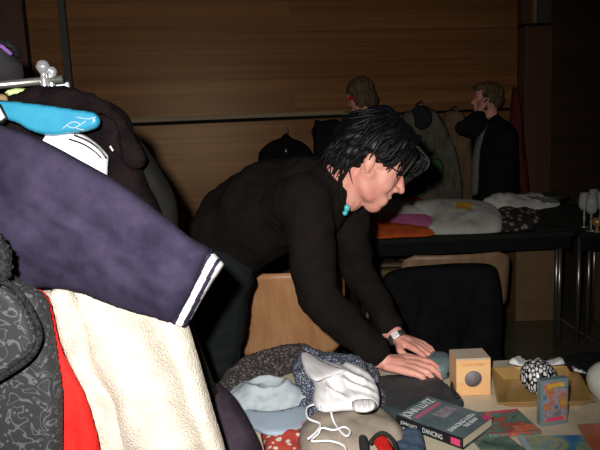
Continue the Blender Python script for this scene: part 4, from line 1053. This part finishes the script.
o = puffy('olive_jacket', [(118, 118), (135, 134), (148, 150), (162, 172), (173, 192), (177, 208), (180, 240), (192, 320), (240, 455), (244, 520), (150, 520), (100, 300), (100, 160)],
          plane(1.10), TOCAM, .03, M['olive'], R=10, Tb=.03, step=5, fold=folds((18, 18, 8), .010, 6))
tag(o, 'dark olive jacket hanging behind the cream fleece, rightmost on the rail', 'jacket')
# white lining garment with dark piping
wl = empty('piped_top', aY(80, 150, .95), 'white top with dark piping showing beneath the turquoise hanger', 'garment')
puffy('shoulder', [(50, 132), (78, 133), (92, 140), (105, 152), (108, 162), (100, 200), (60, 200), (40, 160)], plane(.945), TOCAM, .018, M['stripewhite'], wl, R=8, step=3)
for dx in (0, 5):
    tube('piping', [aY(74 - dx, 135 + dx * .8, .922), aY(88 - dx, 141 + dx * .6, .922), aY(99 - dx, 149 + dx * .4, .922), aY(106 - dx, 158, .925)], .0016, M['black'], wl, 6, 4)
# turquoise hanger
th_ = empty('clothes_hanger', aY(50, 120, .93), 'broad turquoise clothes hanger above the navy jacket', 'hanger')
puffy('hanger_arm', [(-40, 96), (0, 100), (40, 104), (74, 109), (93, 112), (100, 119), (98, 127), (88, 131), (70, 134), (50, 136), (30, 131), (10, 121), (-40, 112)], plane(.925), TOCAM, .008, M['turq'], th_, R=5, Tb=.006, step=2.5)
for q in ([(62, 129), (72, 122), (80, 124), (76, 128), (84, 130)], [(66, 125), (74, 128), (86, 121)], [(76, 117), (88, 119), (96, 117)]):
    tube('scratch', [aY(x, y, .9155) for x, y in q], .0007, M['visorblue'], th_, 5, 3)
tube('hanger_hook', [aY(-34, 98, .93), aY(-36, 84, .95), aY(-30, 74, .97), aY(-22, 78, .98)], .003, M['chrome'], th_, 8, 5)
c1 = empty('size_label', aY(0, 112, .91), 'white label with black border at the left edge on the hanger', 'label')
puffy('label_edge', [(-20, 104, 1), (1, 104, 1), (8, 118, 1), (3, 124, 1), (-20, 124, 1)], plane(.910), TOCAM, .003, M['black'], c1, R=2, Tb=.002, step=3, sm=1)
puffy('label_face', [(-20, 106, 1), (-1, 106, 1), (5, 117, 1), (1, 121, 1), (-20, 121, 1)], plane(.906), TOCAM, .003, M['white'], c1, R=2, Tb=.002, step=3, sm=1)
# red garment
o = puffy('red_garment', [(-10, 276), (14, 280), (32, 288), (44, 292), (52, 310), (60, 345), (74, 375), (90, 410), (100, 470), (60, 480), (0, 470), (-10, 350)], plane(.83), TOCAM, .012, M['red'], R=8, Tb=.015, step=3.5, fold=folds((26, 20, 10), .008, 8))
tag(o, 'red knitted garment between the patterned jacket and cream fleece', 'garment')
# cream fleece
def cf(x, y): return .012 * math.sin((x - (y - 300) * .42) * .085) * min(1, max(0, (y - 300) / 60)) + .006 * noise.noise(V((x * .04, y * .02, 2)))
cr = empty('cream_fleece', aY(130, 380, .92), 'cream fleece hanging under the navy jacket', 'garment')
puffy('fleece_body', [(40, 292), (54, 288), (100, 286), (150, 292), (182, 312), (190, 330), (202, 370), (214, 412), (226, 452), (238, 510), (110, 520), (96, 450), (88, 412), (76, 385), (62, 350), (56, 325), (48, 305)],
      plane(.92, -.0003, 0, 60, 300), TOCAM, .030, M['cream'], cr, R=16, Tb=.03, step=3, wfn=cf)
puffy('fleece_sleeve', [(50, 292), (70, 288), (92, 330), (100, 372), (124, 402), (128, 455), (126, 510), (104, 510), (94, 440), (84, 398), (64, 350), (55, 320)],
      plane(.885), TOCAM, .022, M['cream'], cr, R=12, Tb=.012, step=3, wfn=lambda x, y: .006 * noise.noise(V((x * .06, y * .03, 5))))
# navy velour jacket
nv = empty('velour_jacket', aY(90, 220, .86), 'navy velour jacket with white-striped cuff', 'jacket')
def nf(x, y): return .012 * noise.noise(V(((x + y * .6) * .014, (y - x * .6) * .03, 3))) + .006 * noise.noise(V(((x + y * .6) * .03, (y - x * .6) * .07, 9)))
puffy('sleeve', [(-60, 116), (-20, 120), (10, 128), (44, 141), (80, 160), (115, 180), (154, 208), (190, 237), (209, 249), (203, 268), (190, 296), (174, 322), (150, 317), (128, 311), (100, 301), (80, 293), (50, 289), (24, 288), (10, 268), (-10, 260), (-60, 262)],
      plane(.875, -.0002, .0, 100, 0), TOCAM, .040, M['navyvelour'], nv, R=44, Tb=.030, step=3.5, wfn=nf)
def cuffmat(x, y):
    # distance across the cuff, from the sleeve seam (0) to the open end (1)
    ax, ay, bx_, by_ = 209, 249, 172, 321; dx, dy = bx_ - ax, by_ - ay; L = math.hypot(dx, dy)
    s = abs((x - ax) * dy - (y - ay) * dx) / L / 19.5
    return 1 if (.30 < s < .62 or s > .82) else 0
puffy('cuff', [(208, 247, 1), (216, 255, 1), (224, 264, 1), (213, 282), (202, 300), (192, 318), (186, 327, 1), (178, 325, 1), (170, 321, 1), (186, 298), (198, 272)],
      plane(.868), TOCAM, .030, [M['navyvelour'], M['stripewhite']], nv, R=11, Tb=.016, step=1.3, facemat=cuffmat, sm=5)
# patterned jacket
pj = empty('patterned_jacket', aY(20, 360, .78), 'black jacket with grey scribble print and black fleece edging', 'jacket')
puffy('jacket_body', [(-40, 262), (0, 268), (24, 283), (38, 290), (46, 300), (52, 330), (58, 365), (62, 400), (62, 460), (60, 510), (-40, 510)], plane(.79), TOCAM, .024, M['scribble'], pj, R=10, Tb=.02, step=3.5)
puffy('pocket_flap', [(-40, 288), (0, 284), (14, 292), (26, 308), (35, 328), (36, 342), (28, 356), (10, 370), (-10, 384), (-40, 392)], plane(.745), TOCAM, .014, M['scribble'], pj, R=8, Tb=.01, step=3)
tube('fleece_edging', [aY(-20, 278, .735), aY(4, 282, .73), aY(17, 291, .73), aY(29, 308, .73), aY(38, 328, .73), aY(38, 343, .73), aY(29, 358, .73), aY(10, 372, .73), aY(-14, 386, .73)], .0042, M['blackfleece'], pj, 10, 8)
bm = bmesh.new(); q = spl([aY(-18, 232, .74), aY(-4, 244, .73), aY(2, 258, .73), aY(0, 274, .73), aY(-14, 284, .74)], 6)
for a, b in zip(q, q[1:]): capsule(bm, a, b, .012, .012)
blob('fleece_collar', bm, .003, M['blackfleece'], pj, 2, folds((140, 140, 140), .004, 4))

# ================================================================ LIGHT
ld = bpy.data.lights.new('camera_flash', 'SPOT'); lo = bpy.data.objects.new('camera_flash', ld); COL.objects.link(lo)
lo.location = CP + CR * -.055 + CU * .06 - CF * .01
aim = (CF + CR * -.10 + CU * .0).normalized(); lo.rotation_euler = aim.to_track_quat('-Z', 'Y').to_euler()
ld.energy = 128; ld.spot_size = math.radians(88); ld.spot_blend = .75; ld.shadow_soft_size = .012; ld.color = (1, .97, .93)
w = bpy.data.worlds.new('hall'); SC.world = w; w.use_nodes = True
w.node_tree.nodes['Background'].inputs['Color'].default_value = (.9, .75, .55, 1); w.node_tree.nodes['Background'].inputs['Strength'].default_value = .006
SC.view_settings.view_transform = 'Standard'; SC.view_settings.look = 'None'; SC.view_settings.gamma = 1
SC.view_settings.exposure = 0.0; SC.view_settings.use_curve_mapping = False
